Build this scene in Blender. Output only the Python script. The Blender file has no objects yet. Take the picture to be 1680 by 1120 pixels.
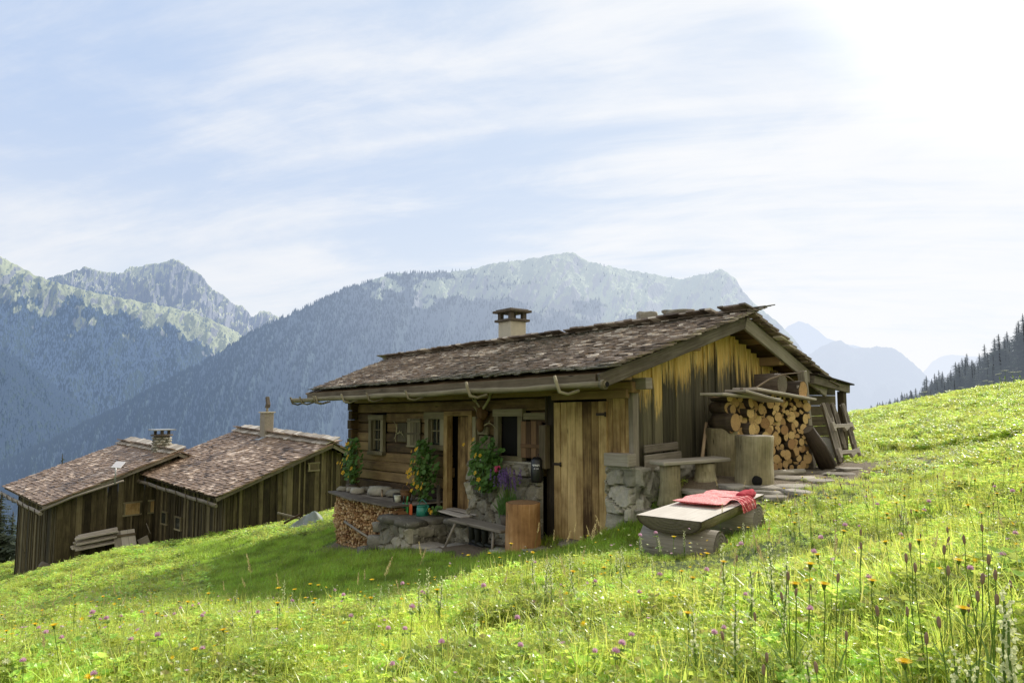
import bpy, math, random
import numpy as np
from mathutils import Vector, Matrix, noise
random.seed(7); rng = np.random.default_rng(7)
SC = bpy.context.scene
COL = SC.collection
R = math.radians
# ------------------------------------------------------------------ camera maths (photo 1680x1120, 24 mm lens)
F, HOR = 1120.0, 655.0
PITCH = math.atan2(HOR - 560, F)
def ray(px, py):
    x = px - 840; y = F; z = -(py - 560)
    return Vector((x, y*math.cos(PITCH) - z*math.sin(PITCH), y*math.sin(PITCH) + z*math.cos(PITCH)))
def P(px, py, Y):
    r = ray(px, py); return r*(Y/r.y)
def proj(p):
    y = p[1]*math.cos(PITCH) + p[2]*math.sin(PITCH); z = -p[1]*math.sin(PITCH) + p[2]*math.cos(PITCH)
    return 840 + F*p[0]/y, 560 - F*z/y
def inplane(px, py, n, P0):
    r = ray(px, py); return r*((n[0]*P0[0] + n[1]*P0[1])/(n[0]*r[0] + n[1]*r[1]))
# frame of the main hut: s along the ridge (0 = near right corner, negative = away left), v into the hut
U = Vector((.64709, -.76241, 0)); V = Vector((.76241, .64709, 0)); Z = Vector((0, 0, 1))
C0, S0, TILT = 6.635, -5.55, .022
def L(s, v, z): return U*(s + S0) + V*(C0 + v) + Z*(z + TILT*s)
def inv(x, y): return U.x*x + U.y*y - S0, V.x*x + V.y*y - C0
UT = (U + Z*TILT).normalized()

# ------------------------------------------------------------------ node helper
class G:
    def __init__(s, nt): s.nt = nt
    def n(s, t, ins=None, **props):
        nd = s.nt.nodes.new(t)
        for k, v in props.items(): setattr(nd, k, v)
        for k, v in (ins or {}).items():
            sock = nd.inputs[k]
            if isinstance(v, bpy.types.NodeSocket): s.nt.links.new(v, sock)
            elif isinstance(v, bpy.types.Node): s.nt.links.new(v.outputs[0], sock)
            else: sock.default_value = v
        return nd
    def math(s, op, a, b=0.0, c=0.0, clamp=False):
        return s.n('ShaderNodeMath', {0: a, 1: b, 2: c}, operation=op, use_clamp=clamp).outputs[0]
    def mix(s, f, a, b, blend='MIX'):
        nd = s.n('ShaderNodeMix', {0: f, 6: a, 7: b}, data_type='RGBA', blend_type=blend, clamp_factor=True)
        return nd.outputs[2]
    def ramp(s, f, pts, interp='LINEAR'):
        nd = s.n('ShaderNodeValToRGB', {0: f}); cr = nd.color_ramp; cr.interpolation = interp
        while len(cr.elements) > 1: cr.elements.remove(cr.elements[-1])
        cr.elements[0].position = pts[0][0]; cr.elements[0].color = c4(pts[0][1])
        for p, c in pts[1:]:
            e = cr.elements.new(p); e.color = c4(c)
        return nd.outputs[0]
    def noise(s, vec, scale, detail=4, rough=.55, dist=0.0, out=0):
        return s.n('ShaderNodeTexNoise', {'Vector': vec, 'Scale': scale, 'Detail': detail, 'Roughness': rough, 'Distortion': dist}).outputs[out]
    def attr(s, name, out='Fac'): return s.n('ShaderNodeAttribute', attribute_name=name).outputs[out]
    def vmul(s, vec, v3): return s.n('ShaderNodeVectorMath', {0: vec, 1: v3}, operation='MULTIPLY').outputs[0]
    def vadd(s, vec, v3): return s.n('ShaderNodeVectorMath', {0: vec, 1: v3}, operation='ADD').outputs[0]
    def smooth(s, x, a, b):
        return s.n('ShaderNodeMapRange', {0: x, 1: a, 2: b, 3: 0.0, 4: 1.0}, interpolation_type='SMOOTHSTEP').outputs[0]
def c4(c):
    if isinstance(c, (int, float)): return (c, c, c, 1)
    return (c[0], c[1], c[2], 1)
def new_mat(name):
    m = bpy.data.materials.new(name); m.use_nodes = True; m.node_tree.nodes.clear()
    return m, G(m.node_tree)
def finish(m, g, col, rough=.85, bump=None, bs=.3, bd=.01, spec=.3, transl=0, tcol=None, metal=0, shader=None):
    ins = {'Base Color': col, 'Roughness': rough, 'Specular IOR Level': spec, 'Metallic': metal}
    if bump is not None:
        ins['Normal'] = g.n('ShaderNodeBump', {'Height': bump, 'Strength': bs, 'Distance': bd}).outputs[0]
    sh = g.n('ShaderNodeBsdfPrincipled', ins).outputs[0]
    if transl:
        tr = g.n('ShaderNodeBsdfTranslucent', {'Color': tcol if tcol is not None else col}).outputs[0]
        sh = g.n('ShaderNodeMixShader', {0: transl, 1: sh, 2: tr}).outputs[0]
    g.n('ShaderNodeOutputMaterial', {0: sh})
    return m

# ------------------------------------------------------------------ materials
def wood(name, dark, mid, light, gs=1.0, rough=.8, stain=.5, moss=None, knots=True, rndw=.5, bs=.5):
    m, g = new_mat(name)
    uv = g.n('ShaderNodeUVMap').outputs[0]; r = g.attr('rnd')
    streak = g.noise(g.vmul(uv, (1.6*gs, 34*gs, 1)), 1, 5, .6, .3)
    fine = g.noise(g.vmul(uv, (6*gs, 150*gs, 1)), 1, 3, .6)
    blot = g.noise(uv, 2.3*gs, 4, .6)
    f = g.math('ADD', g.math('MULTIPLY', streak, .55), g.math('MULTIPLY', fine, .25))
    f = g.math('ADD', f, g.math('MULTIPLY', g.math('SUBTRACT', r, .5), rndw))
    f = g.math('ADD', f, g.math('MULTIPLY', g.math('SUBTRACT', blot, .5), stain))
    col = g.ramp(f, [(.12, dark), (.42, mid), (.72, light)])
    if knots:
        vo = g.n('ShaderNodeTexVoronoi', {'Vector': g.vmul(uv, (1.1, 4.5, 1)), 'Scale': 1.7}).outputs['Distance']
        col = g.mix(g.math('SUBTRACT', 1, g.smooth(vo, .03, .12)), col, c4([x*.5 for x in dark]))
    if moss:
        geo = g.n('ShaderNodeNewGeometry').outputs['Position']
        mo = g.smooth(g.noise(geo, 2.2, 5, .65), .5, .68)
        col = g.mix(g.math('MULTIPLY', mo, .75), col, c4(moss))
    h = g.math('ADD', g.math('MULTIPLY', streak, .7), g.math('MULTIPLY', fine, .5))
    return finish(m, g, col, rough, h, bs, .012)
W_LOG = wood('log_wall_wood', (.04, .025, .012), (.135, .085, .036), (.27, .185, .08), stain=.75)
W_DARK = wood('dark_weathered_wood', (.026, .019, .011), (.08, .062, .037), (.19, .15, .095))
W_BARN = wood('barn_plank_wood', (.022, .017, .008), (.078, .062, .031), (.2, .165, .09))
W_GREY = wood('grey_weathered_wood', (.1, .083, .062), (.26, .228, .18), (.45, .41, .34), stain=.4)
W_PALE = wood('pale_board_wood', (.26, .225, .18), (.48, .43, .36), (.66, .61, .53), stain=.3)
W_DOOR = wood('door_plank_wood', (.07, .038, .014), (.32, .21, .085), (.66, .48, .22), stain=.85)
W_SOFF = wood('soffit_wood', (.09, .05, .022), (.22, .14, .07), (.36, .24, .12))
W_FRAME = wood('window_frame_wood', (.07, .06, .035), (.2, .17, .1), (.34, .3, .19), knots=False)
W_BARK = wood('bark', (.025, .018, .012), (.075, .055, .038), (.15, .12, .09), gs=.8, knots=False, bs=.9)
W_STUMP = wood('barked_stump_wood', (.16, .075, .028), (.42, .225, .09), (.66, .43, .22), stain=1.2, gs=.8, bs=.9)
W_STUMPG = wood('grey_stump_wood', (.1, .082, .045), (.27, .23, .135), (.45, .4, .26), stain=1.1, bs=.9)
W_HAND = wood('handle_wood', (.2, .13, .07), (.38, .27, .16), (.5, .38, .25), knots=False)
W_RED = wood('red_brown_board', (.055, .03, .014), (.15, .085, .042), (.25, .15, .08))
def shingle_mat(name, dark, mid, light, moss=(.045, .045, .018), ms=.62):
    m, g = new_mat(name)
    uv = g.n('ShaderNodeUVMap').outputs[0]; r = g.attr('rnd')
    geo = g.n('ShaderNodeNewGeometry').outputs['Position']
    st = g.noise(g.vmul(uv, (5, 60, 1)), 1, 4, .6)
    f = g.math('ADD', g.math('MULTIPLY', r, .72), g.math('MULTIPLY', st, .34))
    big = g.noise(geo, .8, 4, .6)
    f = g.math('ADD', f, g.math('MULTIPLY', g.math('SUBTRACT', big, .5), .7))
    col = g.ramp(f, [(.16, dark), (.42, mid), (.6, mid), (.82, light)])
    mo = g.attr('moss')
    mm = g.smooth(g.math('ADD', mo, g.math('MULTIPLY', g.noise(geo, 6, 5, .7), .8)), ms, ms + .3)
    col = g.mix(g.math('MULTIPLY', mm, .85), col, g.mix(g.noise(geo, 14, 3), c4([x*.5 for x in moss]), c4([x*1.9 for x in moss])))
    return finish(m, g, col, .55, g.math('ADD', st, g.noise(geo, 30, 3)), .6, .012, spec=.6)
W_SHING = shingle_mat('main_roof_shingles', (.04, .026, .016), (.24, .18, .13), (.84, .75, .62))
W_SHINGB = shingle_mat('lower_roof_shingles', (.05, .031, .02), (.26, .175, .115), (.7, .55, .42), ms=.75)
def gable_mat():
    m, g = new_mat('gable_plank_wood')
    uv = g.n('ShaderNodeUVMap').outputs[0]; r = g.attr('rnd'); gr = g.attr('g')
    streak = g.noise(g.vmul(uv, (1.5, 30, 1)), 1, 5, .62, .3)
    fine = g.noise(g.vmul(uv, (6, 140, 1)), 1, 3)
    yel = g.ramp(g.math('ADD', g.math('MULTIPLY', streak, .8), g.math('MULTIPLY', fine, .3)), [(.3, (.2, .1, .02)), (.48, (.66, .43, .11)), (.7, (.9, .7, .28))])
    drk = g.ramp(g.math('ADD', g.math('MULTIPLY', streak, .7), g.math('MULTIPLY', r, .4)), [(.25, (.03, .027, .016)), (.6, (.12, .108, .066)), (.9, (.26, .23, .14))])
    rag = g.noise(g.vmul(uv, (1.6, 14, 1)), 1, 6, .72, .6)
    x = g.math('ADD', gr, g.math('ADD', g.math('MULTIPLY', rag, -1.25), g.math('MULTIPLY', r, -.42)))
    kn = g.n('ShaderNodeTexVoronoi', {'Vector': g.vmul(uv, (1.2, 5, 1)), 'Scale': 1.6}).outputs['Distance']
    t = g.smooth(g.math('ADD', x, g.math('MULTIPLY', fine, .3)), -.42, -.06)
    yel = g.mix(g.math('SUBTRACT', 1, g.smooth(kn, .03, .13)), yel, c4((.1, .05, .015)))
    col = g.mix(t, yel, drk)
    warm = g.smooth(g.math('ADD', gr, g.math('MULTIPLY', r, 1.2)), 1.75, 2.3)
    return finish(m, g, col, .8, g.math('ADD', streak, fine), .5, .012)
W_GABLE = gable_mat()
def end_mat(name, pale, mid, edge):
    m, g = new_mat(name)
    uv = g.n('ShaderNodeUVMap').outputs[0]; r = g.n('ShaderNodeObjectInfo').outputs['Random']
    sep = g.n('ShaderNodeVectorMath', {0: uv}, operation='LENGTH').outputs['Value']
    nz = g.noise(uv, 2.2, 4)
    ring = g.math('SINE', g.math('ADD', g.math('MULTIPLY', sep, 34), g.math('MULTIPLY', nz, 7)))
    col = g.mix(g.math('MULTIPLY_ADD', ring, .2, .4), c4(pale), c4(mid))
    col = g.mix(g.math('MULTIPLY', g.math('POWER', r, 1.3), .95), col, c4(edge))
    sx = g.n('ShaderNodeSeparateXYZ', {0: uv}); ang = g.math('ADD', g.math('ARCTAN2', sx.outputs[1], sx.outputs[0]), g.math('MULTIPLY', r, 40)); crk = g.noise(g.n('ShaderNodeCombineXYZ', {0: g.math('MULTIPLY', g.math('SINE', ang), 3.0), 1: g.math('MULTIPLY', g.math('COSINE', ang), 3.0), 2: g.math('MULTIPLY', r, 9)}).outputs[0], 2.2, 4, .7)
    col = g.mix(g.math('MULTIPLY', g.math('SUBTRACT', 1, g.smooth(g.math('ABSOLUTE', g.math('SUBTRACT', crk, .5)), .0, .022)), .75), col, c4([x*.25 for x in edge]))
    blot = g.smooth(g.noise(g.vadd(uv, (3, 1, 0)), 1.5, 4, .65), .5, .75)
    col = g.mix(g.math('MULTIPLY', blot, .5), col, c4([x*.6 for x in edge]))
    col = g.mix(g.smooth(sep, .86, .98), col, c4((.06, .04, .022)))
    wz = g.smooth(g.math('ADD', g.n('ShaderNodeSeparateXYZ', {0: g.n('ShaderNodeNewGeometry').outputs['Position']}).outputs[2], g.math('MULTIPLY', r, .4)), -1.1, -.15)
    col = g.mix(g.math('MULTIPLY_ADD', wz, -.55, .55), col, c4([x*.55 for x in edge]))  # end colour mixed darker towards the bottom
    return finish(m, g, col, .85, g.math('ADD', ring, nz), .25, .004)
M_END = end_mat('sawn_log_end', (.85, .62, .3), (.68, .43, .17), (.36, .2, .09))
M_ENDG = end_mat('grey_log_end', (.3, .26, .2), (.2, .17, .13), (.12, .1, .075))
def stone_mat(name, cols, lichen=True, sc=1.0, attrs=True):
    m, g = new_mat(name)
    geo = g.n('ShaderNodeNewGeometry').outputs['Position']
    r = g.attr('rnd') if attrs else g.n('ShaderNodeObjectInfo').outputs['Random']
    n1 = g.noise(geo, 5*sc, 6, .65); n2 = g.noise(geo, 38*sc, 4, .6)
    f = g.math('ADD', g.math('MULTIPLY', n1, .55), g.math('MULTIPLY', r, .5))
    col = g.ramp(f, [(.2, cols[0]), (.5, cols[1]), (.8, cols[2])])
    col = g.mix(g.math('MULTIPLY', n2, .5), col, c4([x*.55 for x in cols[0]]))
    if attrs:
        mo = g.attr('mort')
        col = g.mix(g.math('MULTIPLY', mo, .85), col, g.mix(g.smooth(n1, .45, .6), c4([x*.35 for x in cols[0]]), c4([x*.9 for x in cols[1]])))
    if lichen:
        li = g.smooth(g.noise(geo, 11*sc, 5, .7), .6, .68)
        col = g.mix(g.math('MULTIPLY', li, .6), col, c4((.42, .41, .33)))
    return finish(m, g, col, .9, g.math('ADD', n1, n2), .7, .02)
M_STONE = stone_mat('field_stone', [(.085, .08, .06), (.26, .24, .18), (.5, .46, .35)])
M_STONEW = stone_mat('warm_plastered_stone', [(.13, .13, .1), (.36, .34, .27), (.62, .58, .48)])
M_ROCK = stone_mat('grey_rock', [(.1, .092, .07), (.26, .24, .19), (.44, .41, .34)], attrs=False)
M_SLAB = stone_mat('flag_stone', [(.15, .13, .1), (.32, .285, .225), (.5, .455, .38)], attrs=False)
def plain(name, col, var=.3, rough=.7, scale=8, transl=0, tcol=None, spec=.3, metal=0, objr=0, bs=.15):
    m, g = new_mat(name)
    geo = g.n('ShaderNodeNewGeometry').outputs['Position']
    n = g.noise(geo, scale, 5, .6)
    c = g.mix(n, c4([x*(1 - var) for x in col]), c4([min(1, x*(1 + var)) for x in col]))
    if objr:
        r = g.n('ShaderNodeObjectInfo').outputs['Random']
        c = g.n('ShaderNodeHueSaturation', {'Hue': g.math('MULTIPLY_ADD', r, objr*.12, .5 - objr*.06), 'Value': g.math('MULTIPLY_ADD', r, objr, 1 - objr*.5), 'Color': c}).outputs[0]
    tc = None
    if transl:
        tc = c4(tcol) if tcol else c
    return finish(m, g, c, rough, n, bs, .01, spec=spec, transl=transl, tcol=tc, metal=metal)
M_BLACK = plain('dark_interior', (.008, .007, .006), .2, .9)
M_IRON = plain('rusty_iron', (.06, .045, .035), .5, .6, 30, metal=.5)
M_BLACKP = plain('black_enamel', (.012, .012, .013), .2, .35, spec=.5)
M_WHITEP = plain('white_lettering', (.7, .7, .7), .1, .6)
M_PLASTER = plain('chimney_plaster', (.5, .455, .36), .22, .9, 7)
M_PLASTERG = plain('speckled_chimney_render', (.28, .25, .2), .5, .95, 22, bs=.5)
M_CAP = plain('chimney_cap_stone', (.11, .09, .07), .4, .9, 12)
M_LEAF = plain('nasturtium_leaf', (.1, .2, .045), .45, .55, 12, .35, (.16, .3, .04))
M_ORANGE = plain('nasturtium_petal', (.95, .5, .02), .25, .6, 20, .3, (1.0, .6, .03))
M_PURPLE = plain('purple_petal', (.2, .12, .32), .4, .7, 30, .2)
M_PINK = plain('pink_petal', (.6, .08, .18), .3, .7, 30, .2)
M_GREENPOT = plain('green_glazed_pot', (.03, .22, .15), .2, .35, spec=.5)
M_GREENTOOL = plain('green_plastic', (.05, .3, .07), .15, .4, spec=.5)
M_REDTOOL = plain('orange_plastic', (.6, .12, .03), .15, .4, spec=.5)
M_CREAMPOT = plain('cream_enamel', (.55, .55, .42), .1, .4, spec=.5)
M_BONE = plain('antler_bone', (.42, .37, .22), .35, .6, 15)
M_FUR = plain('carved_brown_wood', (.14, .075, .03), .4, .8, 15)
M_RUBBER = plain('rubber_boot', (.018, .02, .014), .3, .5)
M_TWIG = plain('twig_bark', (.2, .15, .1), .4, .9, 20)
M_METALG = plain('galvanised_metal', (.4, .41, .4), .25, .45, 9, metal=.6)
M_PANEL = plain('pale_panel_face', (.62, .6, .6), .08, .4)
M_TARP = plain('grey_tarpaulin', (.24, .27, .24), .25, .6, 4)
M_SPRUCE = plain('spruce_needles', (.06, .085, .05), .5, .75, 3, .2, (.09, .13, .05), objr=.5)
M_TRUNK = plain('spruce_trunk', (.06, .045, .035), .4, .95, 8)
M_STEM = plain('flower_stem', (.13, .21, .04), .35, .6, 9, .35, (.3, .42, .06))
M_YELLOW = plain('yellow_petal', (.85, .6, .02), .15, .6, 20, .4, (.95, .72, .03))
M_CLOVER = plain('clover_petal', (.68, .42, .56), .35, .7, 60, .4, (.85, .55, .7))
M_SEED = plain('brown_seed_head', (.26, .17, .11), .5, .9, 60)
M_CREAM = plain('cream_petal', (.62, .64, .38), .25, .7, 40, .4, (.8, .82, .5))
M_STRAW = plain('dry_grass_head', (.5, .4, .2), .3, .8, 40, .3)
M_WHITE = plain('white_umbel', (.7, .7, .6), .2, .7, 40, .3)
M_BOOTW = plain('grindstone', (.6, .6, .55), .15, .8, 12)

def glass_mat():
    m, g = new_mat('window_glass')
    uv = g.n('ShaderNodeNewGeometry').outputs['Position']
    return finish(m, g, g.mix(g.noise(uv, 6), c4((.012, .014, .012)), c4((.05, .055, .045))), .12, spec=.6)
M_GLASS = glass_mat()
def cushion_mat():
    m, g = new_mat('red_woven_cloth')
    geo = g.n('ShaderNodeNewGeometry').outputs['Position']
    vo = g.n('ShaderNodeTexVoronoi', {'Vector': geo, 'Scale': 55.0}).outputs['Distance']
    n = g.noise(geo, 9, 4)
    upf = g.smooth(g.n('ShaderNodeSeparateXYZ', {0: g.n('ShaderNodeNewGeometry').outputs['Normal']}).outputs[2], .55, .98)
    c = g.mix(n, c4((.55, .035, .05)), c4((.7, .13, .14))); c = g.mix(g.math('MULTIPLY', upf, .4), c, c4((.9, .55, .5)))  # upward faces paled: sun glare painted into the cloth colour
    c = g.mix(g.math('SUBTRACT', 1, g.smooth(vo, .2, .42)), c, c4((.85, .5, .46)))
    return finish(m, g, c, .8, vo, .4, .006)
M_CUSH = cushion_mat()
M_CUSHD = plain('dark_red_cloth', (.42, .02, .04), .35, .9, 12, .15)

# ------------------------------------------------------------------ objects
def tag(o, label=None, cat=None, group=None, kind=None):
    if label: o['label'] = label
    if cat: o['category'] = cat
    if group: o['group'] = group
    if kind: o['kind'] = kind
    return o
def empty(name, loc, label, cat, group=None):
    o = bpy.data.objects.new(name, None); o.empty_display_size = .1; COL.objects.link(o); o.location = loc
    return tag(o, label, cat, group)
def wpos(o):
    p = Vector(o.location)
    while o.parent: o = o.parent; p += Vector(o.location)
    return p
def copy_tree(o, parent=None):
    c = o.copy(); COL.objects.link(c)
    if parent is not None: c.parent = parent
    for ch in list(o.children): copy_tree(ch, c)
    return c
class MB:
    def __init__(s): s.v = []; s.f = []; s.uv = []; s.r = []; s.m = []; s.sm = []; s.g = []; s.ms = []
    def vert(s, p, g=0.0, ms=0.0): s.v.append(tuple(p)); s.g.append(g); s.ms.append(ms); return len(s.v) - 1
    def face(s, ids, uv, r, m=0, sm=False):
        s.f.append(tuple(ids)); s.uv.extend(uv); s.r.append(r); s.m.append(m); s.sm.append(sm)
    def box(s, c, ax, ay, az, dims, r=None, m=0, g=None, ms=0.0, me=None, grain=None):
        """oriented box: c centre, axes unit vectors, dims full lengths; the longest side carries the grain"""
        r = random.random() if r is None else r
        c = Vector(c); A = [Vector(ax)*dims[0]/2, Vector(ay)*dims[1]/2, Vector(az)*dims[2]/2]
        ga = grain if grain is not None else max(range(3), key=lambda i: dims[i])
        k = [(-1,-1,-1),(1,-1,-1),(1,1,-1),(-1,1,-1),(-1,-1,1),(1,-1,1),(1,1,1),(-1,1,1)]
        b = len(s.v)
        for q in k:
            p = c + A[0]*q[0] + A[1]*q[1] + A[2]*q[2]
            s.vert(p, g(p) if g else 0.0, ms)
        off = (random.random()*30, random.random()*30)
        fs = [((0,3,2,1),2),((4,5,6,7),2),((0,1,5,4),1),((3,7,6,2),1),((0,4,7,3),0),((1,2,6,5),0)]
        for ids, nax in fs:
            o = [i for i in range(3) if i != nax]
            if ga in o: ua = ga; va = [i for i in o if i != ga][0]
            else: ua, va = o
            uv = []
            for i in ids:
                q = k[i]; uv.append((q[ua]*dims[ua]/2 + off[0], q[va]*dims[va]/2 + off[1] + nax*1.7))
            s.face([b + i for i in ids], uv, r, (me if (me is not None and nax == ga) else m))
    def beam(s, p0, p1, w, h, up=Z, **kw):
        p0 = Vector(p0); p1 = Vector(p1); d = p1 - p0; a = d.normalized()
        side = a.cross(Vector(up)).normalized(); u2 = side.cross(a)
        s.box((p0 + p1)/2, a, side, u2, (d.length, w, h), **kw)
    def tube(s, pts, rad, n=10, r=None, m=0, mc=None, caps=True, jit=0.0, ell=1.0, ms=0.0):
        r = random.random() if r is None else r; mc = m if mc is None else mc
        pts = [Vector(p) for p in pts]; N = len(pts)
        rad = [rad]*N if isinstance(rad, (int, float)) else rad
        b = len(s.v); off = random.random()*20; acc = 0
        t0 = (pts[1] - pts[0]).normalized()
        side = t0.cross(Z)
        if side.length < .01: side = Vector((1, 0, 0))
        side.normalize(); us = []
        jr = [1 + random.uniform(-jit, jit) for _ in range(n)]
        for i, p in enumerate(pts):
            t = (pts[min(i + 1, N - 1)] - pts[max(i - 1, 0)]).normalized()
            side = (side - t*side.dot(t)).normalized(); up = side.cross(t)
            if i: acc += (p - pts[i - 1]).length
            us.append(acc)
            for k in range(n):
                a = 2*math.pi*k/n
                q = jr[k]*(1 + random.uniform(-jit, jit)*.3)
                s.vert(p + (side*math.cos(a) + up*math.sin(a)*ell)*rad[i]*q, 0, ms)
        for i in range(N - 1):
            for k in range(n):
                k2 = (k + 1) % n; R0 = max(rad[i], .004)
                v0 = k*2*math.pi*R0/n; v1 = (k + 1)*2*math.pi*R0/n
                s.face((b + i*n + k, b + i*n + k2, b + (i + 1)*n + k2, b + (i + 1)*n + k),
                       [(us[i] + off, v0), (us[i] + off, v1), (us[i + 1] + off, v1), (us[i + 1] + off, v0)], r, m, True)
        if caps:
            for base, flip in ((b, True), (b + (N - 1)*n, False)):
                ids = [base + k for k in range(n)]; uv = [(math.cos(2*math.pi*k/n), math.sin(2*math.pi*k/n)) for k in range(n)]
                if flip: ids = ids[::-1]; uv = uv[::-1]
                s.face(ids, uv, r, mc)
    def poly(s, pts, r=None, m=0, uv=None, sm=False):
        r = random.random() if r is None else r
        b = len(s.v)
        for p in pts: s.vert(p)
        s.face(range(b, b + len(pts)), uv or [(p[0], p[1]) for p in pts], r, m, sm)
    def prism(s, poly2, o, ax, ay, az, th, r=None, m=0, uvs=1.0):
        """extrude a 2-D outline lying in ax,ay by th along az"""
        r = random.random() if r is None else r; o = Vector(o); n = len(poly2); b = len(s.v)
        for d in (0, th):
            for x, y in poly2: s.vert(o + Vector(ax)*x + Vector(ay)*y + Vector(az)*d)
        uv = [(x*uvs, y*uvs) for x, y in poly2]
        s.face(list(range(b, b + n))[::-1], uv[::-1], r, m); s.face(range(b + n, b + 2*n), uv, r, m)
        acc = 0
        for i in range(n):
            j = (i + 1) % n; l = math.dist(poly2[i], poly2[j])
            s.face((b + i, b + j, b + n + j, b + n + i), [(acc, 0), (acc + l, 0), (acc + l, th), (acc, th)], r, m); acc += l
    def blob(s, c, dims, seed=0, n=2, amp=.18, r=None, m=0, flat=False, rot=0, ms=0.0):
        import bmesh
        r = random.random() if r is None else r
        bm = bmesh.new(); bmesh.ops.create_icosphere(bm, subdivisions=n, radius=1)
        b = len(s.v); cr, sr = math.cos(rot), math.sin(rot)
        for v in bm.verts:
            q = v.co.copy(); d = 1 + amp*noise.noise(q*1.3 + Vector((seed*7.1, seed, 0))) *2 + amp*.5*noise.noise(q*3.1 + Vector((0, seed*3, 0)))
            if flat: q = Vector((max(-.75, min(.75, q.x)), max(-.75, min(.75, q.y)), max(-.6, min(.6, q.z))))*1.3
            q = Vector((q.x*dims[0], q.y*dims[1], q.z*dims[2]))*d/2
            s.vert(Vector(c) + Vector((q.x*cr - q.y*sr, q.x*sr + q.y*cr, q.z)), 0, ms)
        for f in bm.faces:
            s.face([b + v.index for v in f.verts], [(v.co.x, v.co.y) for v in f.verts], r, m, True)
        bm.free()
    def mesh(s, name, mats, origin=Vector((0, 0, 0))):
        me = bpy.data.meshes.new(name)
        va = np.array(s.v, dtype=np.float32) - np.array(origin, dtype=np.float32)
        me.from_pydata(va.tolist(), [], s.f)
        uvl = me.uv_layers.new(name='UVMap'); uvl.data.foreach_set('uv', np.array(s.uv, dtype=np.float32).ravel())
        a = me.attributes.new('rnd', 'FLOAT', 'FACE'); a.data.foreach_set('value', np.array(s.r, dtype=np.float32))
        if any(s.g):
            a = me.attributes.new('g', 'FLOAT', 'POINT'); a.data.foreach_set('value', np.array(s.g, dtype=np.float32))
        a = me.attributes.new('moss', 'FLOAT', 'POINT'); a.data.foreach_set('value', np.array(s.ms, dtype=np.float32))
        me.polygons.foreach_set('material_index', np.array(s.m, dtype=np.int32))
        me.polygons.foreach_set('use_smooth', np.array(s.sm, dtype=bool))
        for mt in (mats if isinstance(mats, (list, tuple)) else [mats]): me.materials.append(mt)
        me.update(); return me
    def build(s, name, mats, parent=None, origin=None, bevel=0, local=False):
        if local: o0 = Vector((0, 0, 0))
        else:
            va = np.array(s.v); mn, mx = va.min(0), va.max(0)
            o0 = Vector(origin) if origin is not None else Vector(((mn[0] + mx[0])/2, (mn[1] + mx[1])/2, mn[2]))
        me = s.mesh(name, mats, o0)
        ob = bpy.data.objects.new(name, me); COL.objects.link(ob)
        if parent is not None:
            ob.parent = parent
            ob.location = o0 if local else o0 - wpos(parent)
        else: ob.location = o0
        if bevel:
            b = ob.modifiers.new('bevel', 'BEVEL'); b.width = bevel; b.segments = 1; b.limit_method = 'ANGLE'; b.angle_limit = R(50)
        return ob

def np_mesh(name, verts, faces, mats, smooth=True, attrs=None, uv=None):
    me = bpy.data.meshes.new(name)
    verts = np.asarray(verts, dtype=np.float32); faces = np.asarray(faces, dtype=np.int32)
    n, k = faces.shape
    me.vertices.add(len(verts)); me.vertices.foreach_set('co', verts.ravel())
    me.loops.add(n*k); me.loops.foreach_set('vertex_index', faces.ravel())
    me.polygons.add(n); me.polygons.foreach_set('loop_start', np.arange(0, n*k, k, dtype=np.int32))
    me.polygons.foreach_set('loop_total', np.full(n, k, dtype=np.int32))
    me.update(calc_edges=True)
    me.polygons.foreach_set('use_smooth', np.full(n, smooth))
    for nm, arr in (attrs or {}).items():
        a = me.attributes.new(nm, 'FLOAT', 'POINT'); a.data.foreach_set('value', np.asarray(arr, dtype=np.float32))
    for mt in (mats if isinstance(mats, (list, tuple)) else [mats]): me.materials.append(mt)
    me.validate(); return me
def grid_faces(nr, nc):
    i = np.arange(nr - 1)[:, None]*nc + np.arange(nc - 1)[None, :]
    i = i.ravel(); return np.stack([i, i + 1, i + nc + 1, i + nc], 1)

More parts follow.
